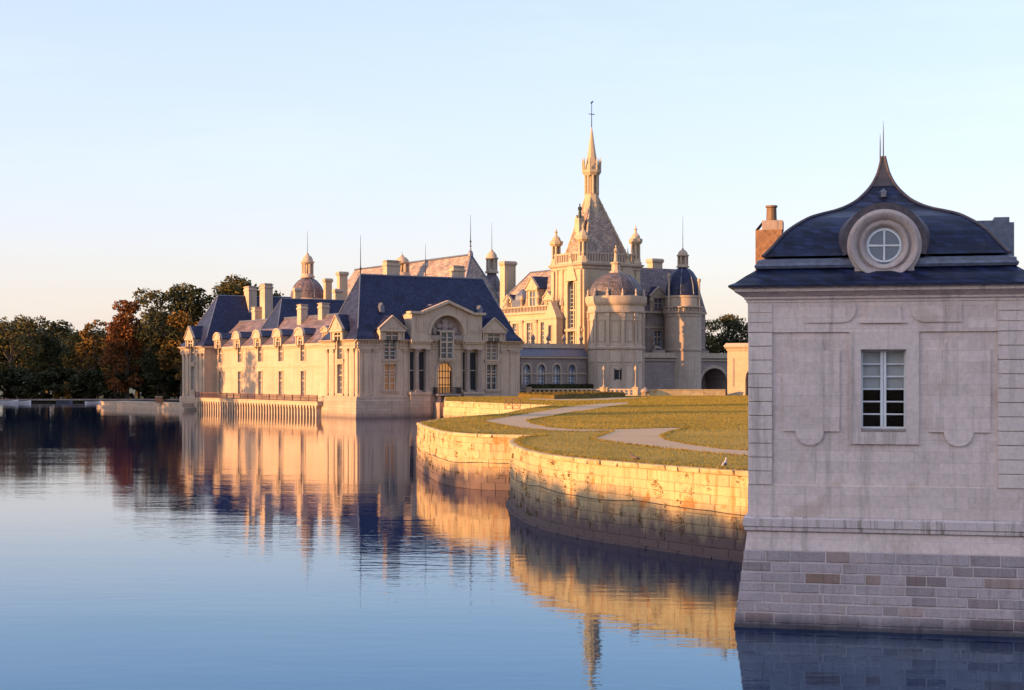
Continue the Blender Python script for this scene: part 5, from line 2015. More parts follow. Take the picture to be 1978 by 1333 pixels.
dormer(W2, mAo(0.5), 3.2, 2.2, ze + .05, ze + 2.2, ze + 3.6, 2.0, wall='chapel_stone', glass='glass_blue', wz0=ze + 1.0)
dormer(W2, mAo(0.5), 17.0, 2.2, ze + .05, ze + 2.2, ze + 3.6, 2.0, wall='chapel_stone', glass='glass_blue', wz0=ze + 1.0)
for u in (1.6, 6.5, 11.4, 16.2):
    pilaster(W2, mCA, u, .6, 10.2, ze - 1.5, mat='castle_trim')
# gabled stair bay projecting from the chapel foot
sb = thing('stair_bay', 'small gabled stair bay leaning on the sunlit chapel wall', 'stair bay', C0 + Vector((CA[0] * 5.2 - CB[0] * 0.0, CA[1] * 5.2, 0)), CROT)
q = MB()
zg0, zg1 = zof(612, 274), zof(578, 274)
q.box(-1.9, -0.58, 0.2, 4.2, 0, zg0)
q.extr([(-1.9, 0.2, zg0), (-1.9, 4.2, zg0), (-1.9, 2.2, zg1)], (1.3, 0, 0))
q.build('wall', 'chapel_stone', sb)
q = MB()
q.box(-2.1, -.58, 0, 4.4, zg0 - .25, zg0 + .02)
q.build('cornice', 'castle_trim', sb)
q = MB()
q.box(-2.0, -1.9, 1.6, 2.8, zg0 - 4.4, zg0 - 1.2)
q.build('window_surround', 'castle_trim', sb)
q = MB()
q.lathe([(.25, zg1 - .3), (.3, zg1), (.1, zg1 + .4), (.02, zg1 + 1.2)], -1.3, 2.2, 8)
q.build('finial', 'castle_trim', sb)
q = MB()
q.box(-2.02, -1.93, 1.8, 2.6, zg0 - 4.2, zg0 - 1.4)
q.build('window', 'glass', sb)

# ---- low arcade block with round-arched windows
W3p = Vector((1.5, 261.0, 0))
W3 = thing('arcade_block', 'low shaded block with four arched windows left of round tower', 'arcade', W3p, CROT)
L3 = 13.4
zt3 = zof(690, 264)
D3 = lambda px: (lambda k: (W3p.x - k * W3p.y) / (k * CB[1] - CB[0]))((px - CX) / FPX)
aw = [D3(p_) for p_ in (1017, 1045.5, 1075, 1104.5)]
z0, z1 = zof(742, 264), zof(704, 264)
q = MB(mB)
holed_wall(q, 0, L3, 0, zt3, [(u - .75, u + .75, z0, z1, True) for u in aw], .5)
q.poly([(0, 0, 0), (0, 6, 0), (0, 6, zt3), (0, 0, zt3)])
q.build('wall', 'base_stone', W3)
for u in aw:
    window(W3, mB, u, 1.5, z0, z1, .42, arch=True, sill=False, cross=False, glass='glass_blue', surround=.3, bars=5)
q = MB(mB)
q.box(-.2, L3, -.14, 0, zof(722, 264) - .12, zof(722, 264) + .12)
q.box(-.2, L3, -.4, .2, zt3 - .2, zt3 + .15)
q.box(-.2, L3, -.1, 0, z0 - 1.2, z0 - .9)
q.box(-.2, L3, .5, .9, zof(673, 266), zof(664, 266))
q.build('cornice', 'castle_trim', W3)
q = MB(mB)
q.add([(-.3, -.5, zt3 + .15), (L3, -.5, zt3 + .15), (L3, .7, zof(673, 266)), (-.3, .7, zof(673, 266)), (L3, 8, zof(672, 266)), (-.3, 8, zof(672, 266))], [(0, 1, 2, 3), (3, 2, 4, 5)])
q.build('roof', 'lead', W3)
# urns on the arcade parapet
urn = MB()
urn.lathe([(.3, 0), (.3, .12), (.14, .2), (.14, .4), (.36, .75), (.4, 1.0), (.3, 1.08), (.32, 1.2), (.12, 1.45), (.02, 1.7)], 0, 0, 10)
ume = urn.mesh('urn', 'all')
ume.materials.append(M['base_stone'])
for i, px in enumerate((1034, 1063, 1094, 1127)):
    u = D3(px)
    zz = zof(664, 266)
    o = link('urn', ume, None, loc=loc_of(W3, u, .7, zz), cat='urn', group='urns on the arcade parapet',
             label=('dark urn nearest the navy roof on the arcade parapet', 'second dark urn from left on the arcade parapet', 'third dark urn from left on the arcade parapet', 'dark urn beside the round tower on the arcade parapet')[i])

# ---- wing right of the round tower and the slim domed tower
W4p = Vector((23.6, 284.0, 0))
W4 = thing('chateau_range', 'dark ornate range with carved dormers between the two domed towers', 'chateau', W4p, CROT)
ze4, zr4 = zof(602, 288), zof(516, 288)
L4 = 15
q = MB(mB)
hol = [(3.0, 4.8, zof(672, 288), zof(640, 288)), (7.4, 9.2, zof(672, 288), zof(640, 288))]
holed_wall(q, 0, L4, 0, ze4, hol, .5)
q.build('wall', 'base_stone', W4)
q = MB()
q.box(0, L4, .55, 9, 0, ze4)
q.build('wall', 'base_stone', W4)
for a, b2, c_, d_ in hol:
    window(W4, mB, (a + b2) / 2, b2 - a, c_, d_, .45, glass='glass_blue')
for u in (1.6, 6.1, 10.4):
    pilaster(W4, mB, u, .6, zof(690, 288), ze4 - .6, mat='base_stone')
q = MB()
q.add([(-.3, -.3, ze4), (L4, -.3, ze4), (L4, 9, ze4), (-.3, 9, ze4), (-2.5, 1.4, ze4 + 3.6), (L4, 1.4, ze4 + 3.6), (-1.0, 4.4, zr4), (L4, 4.4, zr4)], [(0, 1, 5, 4), (4, 5, 7, 6), (3, 2, 7, 6), (0, 4, 6, 3)])
q.build('roof', 'slate_old', W4)
for u in (3.9, 8.3):
    dormer(W4, mB, u, 3.2, ze4, ze4 + 2.6, ze4 + 4.6, 2.2, wall='castle_trim', glass='glass_blue')
    pinn = pinnacle(W4, u - 1.7, -.2, ze4, ze4 + 3.4, .32)
    pinn = pinnacle(W4, u + 1.7, -.2, ze4, ze4 + 3.4, .32)
q = MB(mB)
q.box(-.2, L4, -.45, .1, ze4 - .4, ze4)
q.box(-.2, L4, -.2, 0, zof(635, 288), zof(635, 288) + .3)
q.build('cornice', 'castle_trim', W4)

T4 = round_tower('slim right-hand tower with blue dome, lantern and balustrade', 1319, 284, 3.35, 603, 572, 516, 479, 418, lr=.95)
T4z = zof(603, 284)
for a, yt in ((R(-35) - CROT, 540), (R(215) - CROT, 530)):
    q = MB()
    x, y = 3.35 * math.cos(a), 3.35 * math.sin(a)
    q.lathe([(.2, T4z), (.2, zof(yt, 284) - .6), (.32, zof(yt, 284) - .5), (.32, zof(yt, 284)), (.12, zof(yt, 284) + .05)], x, y, 8)
    q.build('turret_shaft', 'castle_trim', T4)

# ---- bridge with arch
W5p = Vector((23.4, 277.5, 0))
W5 = thing('stone_bridge', 'shaded stone bridge with one dark arch right of the towers', 'bridge', W5p, CROT)
D5 = lambda px: (lambda k: (W5p.x - k * W5p.y) / (k * CB[1] - CB[0]))((px - CX) / FPX)
zt5 = zof(690, 284)
L5 = D5(1440)
a0, a1 = D5(1353), D5(1406)
d0, d1 = D5(1303), D5(1319)
q = MB(mB)
holed_wall(q, 0, L5, 0, zt5, [(a0, a1, 0.2, zof(711, 286), True), (d0, d1, 0.5, zof(716, 284), True)], 7.0)
q.build('wall', 'base_stone', W5)
q = MB(mB)
q.poly([(0, 0, zt5), (L5, 0, zt5), (L5, 7, zt5), (0, 7, zt5)])
q.poly([(0, 7, 0), (a0, 7, 0), (a0, 7, zt5), (0, 7, zt5)])
q.poly([(a1, 7, 0), (L5, 7, 0), (L5, 7, zt5), (a1, 7, zt5)])
q.box(d0 - .2, d1 + .2, 2.0, 2.1, 0, 5)
q.build('deck', 'base_stone', W5)
q = MB(mB)
q.box(-.2, L5, -.5, .1, zt5 - .2, zt5 + .15)
q.box(-.2, L5, -.3, .1, zt5 - .7, zt5 - .45)
q.box(-.2, L5, -.25, .2, zt5 + .15, zt5 + .75)
q.box(d1 + .3, d1 + 2.4, -.6, 0, 0, zt5 - .7)
q.build('cornice', 'castle_trim', W5)
rm_ = (a1 - a0) / 2
q = MB(mB)
zc_ = zof(711, 286) - rm_
for i in range(12):
    t0_, t1_ = math.pi * i / 12, math.pi * (i + 1) / 12
    um = (a0 + a1) / 2
    q.extr([(um - rm_ * math.cos(t0_), -.1, zc_ + rm_ * math.sin(t0_)), (um - rm_ * math.cos(t1_), -.1, zc_ + rm_ * math.sin(t1_)), (um - (rm_ + .55) * math.cos(t1_), -.1, zc_ + (rm_ + .55) * math.sin(t1_)), (um - (rm_ + .55) * math.cos(t0_), -.1, zc_ + (rm_ + .55) * math.sin(t0_))], (0, .1, 0))
q.build('arch_ring', 'castle_trim', W5)


def hound(label, loc, s_, rz):
    """lying stone hound on a plinth"""
    t_ = thing('hound_statue', label, 'statue', loc, rz, 'stone hounds on the bridge')
    q = MB()
    q.tube([(-.75, 0, .35), (-.5, 0, .42), (0, 0, .45), (.45, 0, .55), (.62, 0, .85), (.72, 0, 1.08)], [x * s_ for x in (.16, .27, .27, .3, .2, .14)], 8)
    q.ball((.82, 0, 1.15), .19 * s_, 8, 6, (1.2, .85, .95))
    q.tube([(.85, 0, 1.13), (1.1, 0, 1.07)], [.11 * s_, .07 * s_], 6)
    for sg in (-1, 1):
        q.tube([(.5, sg * .2, .5), (.75, sg * .2, .15), (1.15, sg * .2, .1)], [.12 * s_, .09 * s_, .06 * s_], 6)
        q.tube([(-.55, sg * .24, .4), (-.2, sg * .3, .15), (-.5, sg * .3, .08)], [.18 * s_, .11 * s_, .06 * s_], 6)
        q.tube([(.76, sg * .12, 1.26), (.66, sg * .2, 1.1)], [.05, .03], 5)
    q.tube([(-.8, 0, .3), (-1.1, .2, .12), (-1.3, .3, .08)], [.06, .05, .02], 5)
    q.build('body', 'base_stone', t_, smooth='all')
    q = MB()
    q.box(-1.4, 1.4, -.55, .55, -.5, .03)
    q.build('plinth', 'base_stone', t_)
    return t_


hound('stone hound lying on the bridge right of the slim tower', loc_of(W5, D5(1357), .4, zt5 + 1.2), 1, CROT + math.pi)
hound('stone hound lying on the bridge left of the slim tower', loc_of(W5, D5(1272), .4, zt5 + 1.2), 1, CROT + math.pi)

# ---- gate pier with arch at the right
Dg = 257.5
gp = thing('entrance_arch', 'sunlit stone gateway with round arch beside the gatehouse', 'gateway', place(1405, Dg), R(-20))
zt = zof(663, Dg)
zb_ = GZ - .05
uw = 12.0
q = MB(mB)
ar0, ar1 = 3.0, 8.2
holed_wall(q, 0, uw, zb_, zt - 1.1, [(ar0, ar1, zb_, zof(702, Dg), True)], 2.0)
q.poly([(0, 0, zb_), (0, 2.0, zb_), (0, 2.0, zt - 1.1), (0, 0, zt - 1.1)])
q.build('wall', 'chapel_stone', gp)
q = MB(mB)
holed_wall(q, 0, uw, zb_, zt - 1.1, [(ar0, ar1, zb_, zof(702, Dg), True)], -.1, y=2.0)
q.build('rear_wall', 'chapel_stone', gp)
q = MB()
q.loft([(-.05, uw + .05, -.05, 2.05, zt - 1.3), (-.15, uw + .15, -.15, 2.15, zt - 1.2), (-.15, uw + .15, -.15, 2.15, zt - 1.0), (-.5, uw + .5, -.5, 2.5, zt - .6), (-.5, uw + .5, -.5, 2.5, zt - .4), (-.2, uw + .2, -.2, 2.2, zt)])
q.build('cornice', 'castle_trim', gp)
q = MB()
q.box(.9, 1.15, -.06, 0, zb_ + 1.5, zt - 2.5)
q.build('drain_pipe', 'base_stone', gp)
q = MB(mB)
q.poly([(ar0, 1.2, zb_), (ar1, 1.2, zb_), (ar1, 1.2, zof(702, Dg)), (ar0, 1.2, zof(702, Dg))])
q.build('door', 'wood_door', gp)

# ------------------------------------------------------------------ balustrade, lamps, low wall, hedge, barrier
bs = thing('balustrade', 'low white stone balustrade along the moat before the arcade', 'balustrade', (2.4, 256.8, GZ), math.atan2(252.8 - 256.8, 20.0 - 2.4))
BL = math.hypot(17.6, 4.0)
gap0, gap1 = BL * 0.69, BL * 0.745
bmesh_ = MB()
bmesh_.box(-.17, .17, -.07, .07, .16, .95)
bme = bmesh_.mesh('baluster')
bme.materials.append(M['castle_trim'])
q = MB()
for a, b2 in ((0.5, gap0), (gap1, BL)):
    q.box(a, b2, -.2, .2, 0, .16)
    q.box(a, b2, -.2, .2, .95, 1.15)
    q.box(a, b2, -.1, .1, .52, .6)
q.build('rails', 'castle_trim', bs)
k = 0.7
while k < BL:
    if not gap0 - .1 < k < gap1 + .1:
        o = link('baluster', bme, bs)
        o.location = (k, 0, 0)
    k += .78
for u, w_ in ((gap0 + .45, .5), (BL + .1, .42), (0.3, .35), (gap1 - .2, .3)):
    q = MB()
    q.box(u - w_, u + w_, -.45, .45, 0, 1.25)
    q.box(u - w_ - .1, u + w_ + .1, -.55, .55, 1.25, 1.42)
    q.build('pier', 'chapel_stone', bs)
for i, u in enumerate((gap0 + .45, BL + .1)):
    c_, s_ = math.cos(bs.rotation_euler.z), math.sin(bs.rotation_euler.z)
    lp = thing('lamp_post', ('slim pale lamp post on the balustrade pier in front of round tower', 'slim pale lamp post at right end of the balustrade')[i], 'lamp post', (2.4 + c_ * u, 256.8 + s_ * u, GZ + 1.42), 0, 'lamp posts on the balustrade')
    q = MB()
    q.lathe([(.2, 0), (.2, .15), (.1, .3), (.07, .6), (.055, 2.5), (.09, 2.55), (.05, 2.65)], 0, 0, 8)
    q.build('post', 'castle_trim', lp)
    q = MB()
    q.lathe([(.08, 2.65), (.2, 2.8), (.22, 3.1), (.14, 3.3), (.03, 3.55)], 0, 0, 8)
    q.build('lantern', 'castle_trim', lp)
lw = thing('parapet_wall', 'long low sunlit parapet wall along the moat to the gateway', 'wall', (20.4, 252.6, GZ))
q = MB()
A_, B_ = Vector((0, 0)), Vector((14.6, 2.6))
d_ = (B_ - A_).normalized()
n_v = Vector((-d_.y, d_.x))
L_p = (B_ - A_).length
pm_ = lambda u, d, z: (d_.x * u + n_v.x * d, d_.y * u + n_v.y * d, z)
r_ = random.Random(4)
u = .6
while u < L_p:
    ln = r_.uniform(1.4, 2.2)
    for z0, z1 in ((0, .45), (.46, .88)):
        q = MB(pm_)
        q.box(u + .01, min(u + ln, L_p) - .01, -.22 + r_.uniform(-.01, .01), .22, z0, z1)
        q.build('stone_block', 'quay_stone', lw)
    q = MB(pm_)
    q.box(u, min(u + ln, L_p) - .015, -.3, .3, .885, 1.05)
    q.build('coping_stone', 'quay_stone', lw)
    u += ln
ur = link('urn', ume, None, loc=(21.6, 252.0, GZ), cat='urn', label='dark round urn standing at the left end of the parapet wall')
ur.scale = (2.0, 2.0, .85)

# crossed iron barrier on the path edge
c3 = Vector((0.05, 150.0, GZ))
br_ = thing('barrier', 'small crossed iron barrier at the edge of the path', 'barrier', c3, R(-30))
q = MB()
for x in (-.85, .0, .85):
    q.tube([(x, 0, 0), (x, 0, 1.15)], .035, 6)
for zz in (.15, .62, 1.12):
    q.tube([(-.85, 0, zz), (.85, 0, zz)], .03, 6)
q.build('frame', 'rail_red', br_)
q = MB()
q.tube([(-.85, .02, .15), (0, .02, 1.12)], .025, 6)
q.tube([(0, .02, .15), (-.85, .02, 1.12)], .025, 6)
q.tube([(.85, .02, .15), (0, .02, 1.12)], .025, 6)
q.tube([(0, .02, .15), (.85, .02, 1.12)], .025, 6)
q.build('cross_bars', 'rail_red', br_)
q = MB()
q.tube([(.85, 0, .8), (1.8, .3, .7)], .03, 6)
q.tube([(1.8, .3, 0), (1.8, .3, .75)], .03, 6)
q.build('side_rail', 'rail_red', br_)


# ------------------------------------------------------------------ leaves
def leaf_mesh(name, centers, size, mat, flat=0.0, aspect=0.6):
    """many small leaf quads at the given points"""
    n = len(centers)
    nrm = rng.normal(size=(n, 3))
    nrm[:, 2] = nrm[:, 2] * (1 - flat) + flat
    nrm /= np.linalg.norm(nrm, axis=1)[:, None]
    t_ = rng.normal(size=(n, 3))
    t_ -= nrm * (t_ * nrm).sum(1)[:, None]
    t_ /= np.linalg.norm(t_, axis=1)[:, None]
    s_ = np.cross(nrm, t_)
    sz = (size * rng.uniform(0.6, 1.35, n))[:, None]
    a, b2 = t_ * sz * 0.5, s_ * sz * 0.5 * aspect
    bend = nrm * sz * 0.12
    v = np.stack([centers - a, centers - b2 * 0.9 + bend, centers + a, centers + b2 * 0.9 + bend], axis=1).reshape(-1, 3)
    me = bpy.data.meshes.new(name)
    me.vertices.add(4 * n)
    me.vertices.foreach_set('co', v.ravel())
    me.loops.add(4 * n)
    me.loops.foreach_set('vertex_index', np.arange(4 * n, dtype=np.int32))
    me.polygons.add(n)
    me.polygons.foreach_set('loop_start', np.arange(0, 4 * n, 4, dtype=np.int32))
    me.update()
    me.validate()
    me.materials.append(M[mat])
    return me


def crown_points(n, h, w, base, lobes, seed, lacy=0.0, cone=0.0):
    g = np.random.default_rng(seed)
    C, Rr = [], []
    for k in range(lobes):
        t_ = g.uniform(0.0, 1.0)
        zz = base + (h - base) * (0.1 + 0.85 * t_)
        wr = w * 0.5 * math.sin(math.pi * min(0.96, 0.16 + 0.78 * t_)) ** 0.7 * (1 - cone * t_)
        a = g.uniform(0, 2 * math.pi)
        rad = wr * math.sqrt(g.uniform(0.1, 1.0)) * 0.82
        C.append((rad * math.cos(a), rad * math.sin(a), zz))
        Rr.append(w * g.uniform(0.11, 0.2) * (1 - 0.35 * lacy))
    C.append((0, 0, base + (h - base) * 0.55))
    Rr.append(w * 0.25)
    C, Rr = np.array(C), np.array(Rr)
    pk = Rr ** 2 / (Rr ** 2).sum()
    idx = g.choice(len(C), n, p=pk)
    d = g.normal(size=(n, 3))
    d /= np.linalg.norm(d, axis=1)[:, None]
    rr = g.uniform(0.45, 1.05, n) ** 0.6
    P = C[idx] + d * (Rr[idx] * rr)[:, None] * np.array([1, 1, 0.75])
    return P, C


TREES = {}


def tree_proto(kind, seed, h, w, leaf, n, lacy=0.0, base=0.22, cone=0.0, size=0.85, lobes=26):
    P, C = crown_points(n, h, w, h * base, lobes, seed, lacy, cone)
    cm_ = leaf_mesh('crown', P, size, leaf)
    q = MB()
    r0 = h * 0.02
    q.tube([(0, 0, -.5), (.1, 0, h * .12), (-.1, .1, h * .35), (.1, -.1, h * .62), (0, 0, h * .85)], [r0 * 1.5, r0 * 1.1, r0 * .8, r0 * .5, r0 * .12], 8)
    g = random.Random(seed)
    for c in C[: 14]:
        z0 = min(c[2] * .75, h * .7)
        s_ = Vector((0, 0, max(h * .15, z0 - h * .05)))
        e = Vector(c)
        m_ = (s_ + e) / 2 + Vector((g.uniform(-.4, .4), g.uniform(-.4, .4), g.uniform(0, .8)))
        q.tube([s_, m_, e], [r0 * .5, r0 * .3, r0 * .08], 5)
    tm_ = q.mesh('trunk')
    tm_.materials.append(M['bark'])
    TREES[kind] = (cm_, tm_, h)


NL = 4200
tree_proto('dark_a', 1, 28, 19, 'leaf_dark', NL)
tree_proto('dark_b', 2, 26, 17, 'leaf_green', NL)
tree_proto('dark_c', 3, 22, 18, 'leaf_dark', NL)
tree_proto('green_a', 4, 30, 17, 'leaf_green', NL)
tree_proto('lacy', 5, 24, 16, 'leaf_green', 1700, lacy=1.0, base=0.3, size=.8, lobes=30)
tree_proto('red', 6, 27, 15, 'leaf_red', NL, base=.06, cone=.25)
tree_proto('gold', 7, 20, 13, 'leaf_gold', 3200, base=.2)
tree_proto('gold_lacy', 8, 22, 13, 'leaf_gold', 1500, lacy=1.0, base=.35, lobes=24)
tree_proto('shrub', 9, 9, 11, 'leaf_dark', 2200, base=.0, lobes=16)
tree_proto('shrub_g', 10, 8, 9, 'leaf_gold', 1400, base=.0, lobes=14)


def tree(kind, label, x, y, h, sw=1.0, rz=0.0, z=0.5, name='tree', cat='tree', group='trees of the park'):
    cm_, tm_, h0 = TREES[kind]
    t_ = thing(name, label, cat, (x, y, z), rz, group)
    s_ = h / h0
    for nm, me in (('crown', cm_), ('trunk', tm_)):
        o = link(nm, me, t_)
        o.scale = (s_ * sw, s_ * sw, s_)
    return t_


# wood across the water on the left: px, top row, depth, kind, width factor, label
wood = [
    (-25, 618, 392, 'dark_a', 1.1, 'dark tree cut by the left edge of the picture'),
    (22, 606, 385, 'lacy', 1.25, 'lacy thin-leaved tree standing second from the left edge'),
    (62, 612, 400, 'dark_b', .95, 'dense dark green tree right of the lacy one'),
    (92, 652, 405, 'dark_c', 1.2, 'low dark tree at the left end of the gap in the wood'),
    (128, 654, 415, 'dark_a', 1.3, 'low rounded tree in the middle of the gap in the wood'),
    (160, 640, 392, 'dark_b', 1.0, 'low olive tree just left of the gold lacy one'),
    (182, 617, 385, 'gold_lacy', 1.0, 'thin golden see-through tree left of the red one'),
    (245, 581, 378, 'red', 1.05, 'rust red autumn tree standing beside the water'),
    (222, 622, 376, 'red', .8, 'smaller rust red tree at the left foot of the tall red one'),
    (292, 560, 392, 'dark_b', 1.0, 'tall dark tree rising right of the rust red one'),
    (318, 590, 378, 'dark_a', 1.0, 'broad dark tree between red tree and castle'),
    (350, 547, 400, 'green_a', 1.0, 'tall olive tree with sunlit top left of the far pavilion'),
    (352, 608, 374, 'gold', 1.0, 'gold-brown tree low beside the far pavilion'),
    (392, 565, 395, 'dark_c', 1.0, 'dark tree behind the far pavilion roof'),
    (432, 545, 400, 'green_a', 1.05, 'sunlit olive tree above the far pavilion ridge'),
    (462, 532, 408, 'green_a', 1.15, 'highest sunlit tree left of the twin chimneys'),
    (500, 560, 415, 'dark_b', 1.2, 'dark tree showing between twin chimneys and brown dome'),
    (545, 585, 420, 'dark_a', 1.2, 'low dark tree hidden behind the brown dome'),
    (1368, 618, 385, 'dark_b', 1.0, 'dark tree with bronze top right of the slim tower'),
    (1402, 607, 392, 'green_a', 1.25, 'broad bronze-topped tree above the bridge arch'),
    (1440, 612, 385, 'dark_a', 1.1, 'dark tree half hidden by the gatehouse wall'),
    (1480, 610, 395, 'green_a', 1.1, 'dark tree standing behind the gatehouse'),
]
for i, (px, ty, d, kind, sw, lab) in enumerate(wood):
    h = zof(ty, d) - 0.5
    tree(kind, lab, (px - CX) / FPX * d, d, h, sw, rz=i * 2.4)
for i in range(9):      # the wood goes on to the right behind the gatehouse
    px = 1530 + i * 62
    d = 380 + (i * 13) % 40
    tree(('dark_a', 'green_a', 'dark_b')[i % 3], 'tree of the wood hidden behind the gatehouse', (px - CX) / FPX * d, d, 17 + (i * 5) % 6, 1.4, rz=i * 1.9, group='trees behind the gatehouse')
under = [(-30, 715), (8, 722), (42, 712), (80, 720), (112, 712), (150, 722), (190, 716), (230, 722), (268, 712), (305, 718), (338, 715), (372, 712), (1365, 705), (1400, 712), (1438, 705)]
nmz = ['at the far left edge', 'below the lacy tree', 'below the dense green tree', 'left of the gap', 'in the gap', 'right of the gap', 'under the golden tree', 'under the red tree', 'right of the red tree', 'under the broad dark tree', 'left of the far pavilion', 'touching the far pavilion', 'left of the bridge arch trees', 'behind the bridge arch', 'beside the gatehouse wall']
for i, (px, ty) in enumerate(under):
    d = 377 + (i % 3) * 3
    tree('shrub', 'dark shrub on the far shore ' + nmz[i], (px - CX) / FPX * d, d, zof(ty, d) - .5, 1.5, rz=i * 1.7, name='shrub', cat='shrub', group='shrubs on the far shore')
for i in range(26):      # the deep shade of the wood behind the front row
    px = -60 + i * 25
    d = 432 + (i % 4) * 8
    tree(('dark_a', 'dark_c', 'dark_b')[i % 3], 'dark tree in the depth of the wood behind the front row', (px - CX) / FPX * d, d, 17 + (i * 7 % 5), 1.5, rz=i, group='trees in the depth of the wood')
tree('shrub_g', 'small red-gold bush on the far lawn under the gap', (130 - CX) / FPX * 376, 376, 4.2, .8, name='shrub', cat='shrub', group='shrubs on the far shore')
tree('shrub_g', 'small gold bush left of the red-gold one', (108 - CX) / FPX * 377, 377, 3.2, .8, name='shrub', cat='shrub', group='shrubs on the far shore')

# trees on the west bank, out of the picture to the left: the evening sun comes through and over them
sh = Vector((SUN.x, SUN.y)).normalized()
tel = math.tan(SUN_EL)
side = []


def shade_from(tx, ty, z, X, extra=1.0, sw=1.0, kind='dark_a'):
    t_ = (X - tx) / sh.x
    side.append((X, ty + sh.y * t_, z + t_ * tel + extra, sw, kind))


for k in range(6):                          # tall stand shading the gatehouse
    for X, o_ in ((-58, 0), (-64, 3.4), (-70, 1.6), (-76, 4.6), (-84, 0.8)):
        c_ = 5.2 + o_ + k * 4.6
        shade_from(6.2 - sh.y * c_ * 1.0, 40.4 + sh.x * c_ * 1.0, 14.2, X, 2.2, .85, ('dark_a', 'dark_b', 'dark_c')[k % 3])
for k in range(9):                          # medium trees filling below
    for X in (-55, -61):
        c_ = -1.6 + k * 2.4
        shade_from(6.2 - sh.y * c_, 40.4 + sh.x * c_, 7.4 + .6 * (k % 2), X - (k % 3), .2, .95, ('dark_c', 'dark_a')[k % 2])
for k in range(44):                         # lower row shading the foot of the near quay wall
    u_ = k / 43
    tx, ty = 9.0 - 9.2 * u_ ** .8, 52.5 + 30 * u_
    shade_from(tx, ty, 1.2 + .45 * u_, -60 - 3 * (k % 2), -.62, .95, ('dark_c', 'dark_a')[k % 2])
for tx, ty, z, X, sw in ((-3, 92, .35, -72, 1.0), (-6, 101, .2, -76, 1.0)):
    shade_from(tx, ty, z, X, .6, sw)
shade_from(20, 141, GZ, -84, 4, .75, 'green_a')
shade_from(24, 172, GZ, -90, 4, .8, 'dark_b')
for k in range(9):                          # the far shore lies in the shade of the next wood
    tx = -128 + k * 10
    shade_from(tx, 380, 13 - .35 * k, -176 - 4 * (k % 2), 0, 1.3, ('dark_a', 'dark_c')[k % 2])
shade_from(-80, 310, 1.5, -122, 1.0, 1.0)
shade_from(-47.5, 277, 9.6, -112, .8, .75, 'dark_b')
for tx, ty, z, X in ((-61, 294, 11, -112), (-62, 296, 10.6, -118), (-65, 300, 11.2, -124), (-68, 304, 10.8, -121), (-60, 291, 10, -116), (-70, 303, 6, -119), (-73, 305, 6, -126), (-76, 308, 6, -121), (-79, 311, 6, -128), (-82, 313, 6, -124), (-85, 316, 6, -130), (-60, 290, 3.5, -121)):
    shade_from(tx, ty, z, X, .8, 1.0, 'dark_a')
for i, (x, y, h, sw, kd) in enumerate(side):
    tree(kd, 'tree on the west bank outside the picture on the left', x, y, h, sw, rz=i * 1.3, group='trees of the west bank')

# ------------------------------------------------------------------ left jetty, far shore details
q0, q1 = Vector((-62.5, 291)), Vector((-84, 314))
jt = thing('jetty', 'low pale stone jetty running out left from the far pavilion', 'jetty', (q0.x, q0.y, 0))
d_ = (q1 - q0).normalized()
n_v = Vector((d_.y, -d_.x)) * -1
jm = lambda u, d, z: (d_.x * u - d_.y * d, d_.y * u + d_.x * d, z)
LJ = (q1 - q0).length
q = MB(jm)
q.box(-2, LJ, -7, 0, -.4, .45)
q.build('lower_ledge', 'castle_trim', jt)
u = 0
while u < LJ - .3:
    ln = 1.9
    q = MB(jm)
    q.box(u + .02, min(u + ln, LJ - .3) - .02, -6.6, -.8, .45, 1.25)
    q.build('stone_block', 'castle_trim', jt)
    u += ln
pst = thing('jetty_hut', 'small pinkish box standing on the jetty by the pavilion', 'box', (q0.x + d_.x * 5 - 1.5, q0.y + d_.y * 5 + 2, 1.25))
q = MB()
q.box(-.6, .6, -.5, .5, 0, 1.1)
q.build('body', 'brick_orange', pst)
q = MB()
q.box(-.7, .7, -.6, .6, 1.1, 1.22)
q.build('lid', 'castle_trim', pst)


def rowboat(label, x, y, rz, s_=1.0, mat='white_paint'):
    t_ = thing('rowing_boat', label, 'boat', (x, y, 0), rz, 'rowing boats at the far shore')
    q = MB()
    st = [(-2.0, .55, .5), (-1.2, .75, .45), (0, .8, .42), (1.2, .6, .48), (2.1, .05, .65)]
    v, f = [], []
    for X, w_, h_ in st:
        v += [(X, -w_, h_), (X, -w_ * .6, -.1), (X, w_ * .6, -.1), (X, w_, h_), (X, w_ * .8, h_ - .02), (X, -w_ * .8, h_ - .02)]
    for i in range(len(st) - 1):
        for k in (0, 1, 2, 3, 5):
            f.append((i * 6 + k, i * 6 + (k + 1) % 6, i * 6 + 6 + (k + 1) % 6, i * 6 + 6 + k))
    f.append((0, 1, 2, 3))
    q.add([(a * s_, b2 * s_, c * s_) for a, b2, c in v], f)
    q.build('hull', mat, t_)
    q = MB()
    for X in (-1.0, .4):
        q.box(X - .15, X + .15, -.6, .6, .3, .36)
    q.build('thwart', 'wood_door', t_)
    return t_


rowboat('white rowing boat moored at the far left edge of the lake', *ground(12, 779, 0), .1, 1.3)
rowboat('white rowing boat second from the left edge at the far shore', *ground(40, 779, 0), .2, 1.1)
rowboat('small white rowing boat lying just off the jetty tip', *ground(180, 779, 0), .5, .9)
rowboat('small pale boat between jetty tip and far lawn', *ground(205, 780, 0), .3, .8)
rowboat('small blue boat in the middle of the far shore', *ground(124, 778.5, 0), .2, .9, 'lead')
q = MB()
q.extr([(-140, 371, .45), (-60, 376, .45), (-10, 386, .45), (-10, 388, .45), (-60, 378, .45), (-140, 373, .45)], (0, 0, .35))
o = q.build('shore_kerb', 'base_stone')
tag(o, 'thin grey stone kerb edging the far shore', 'kerb')

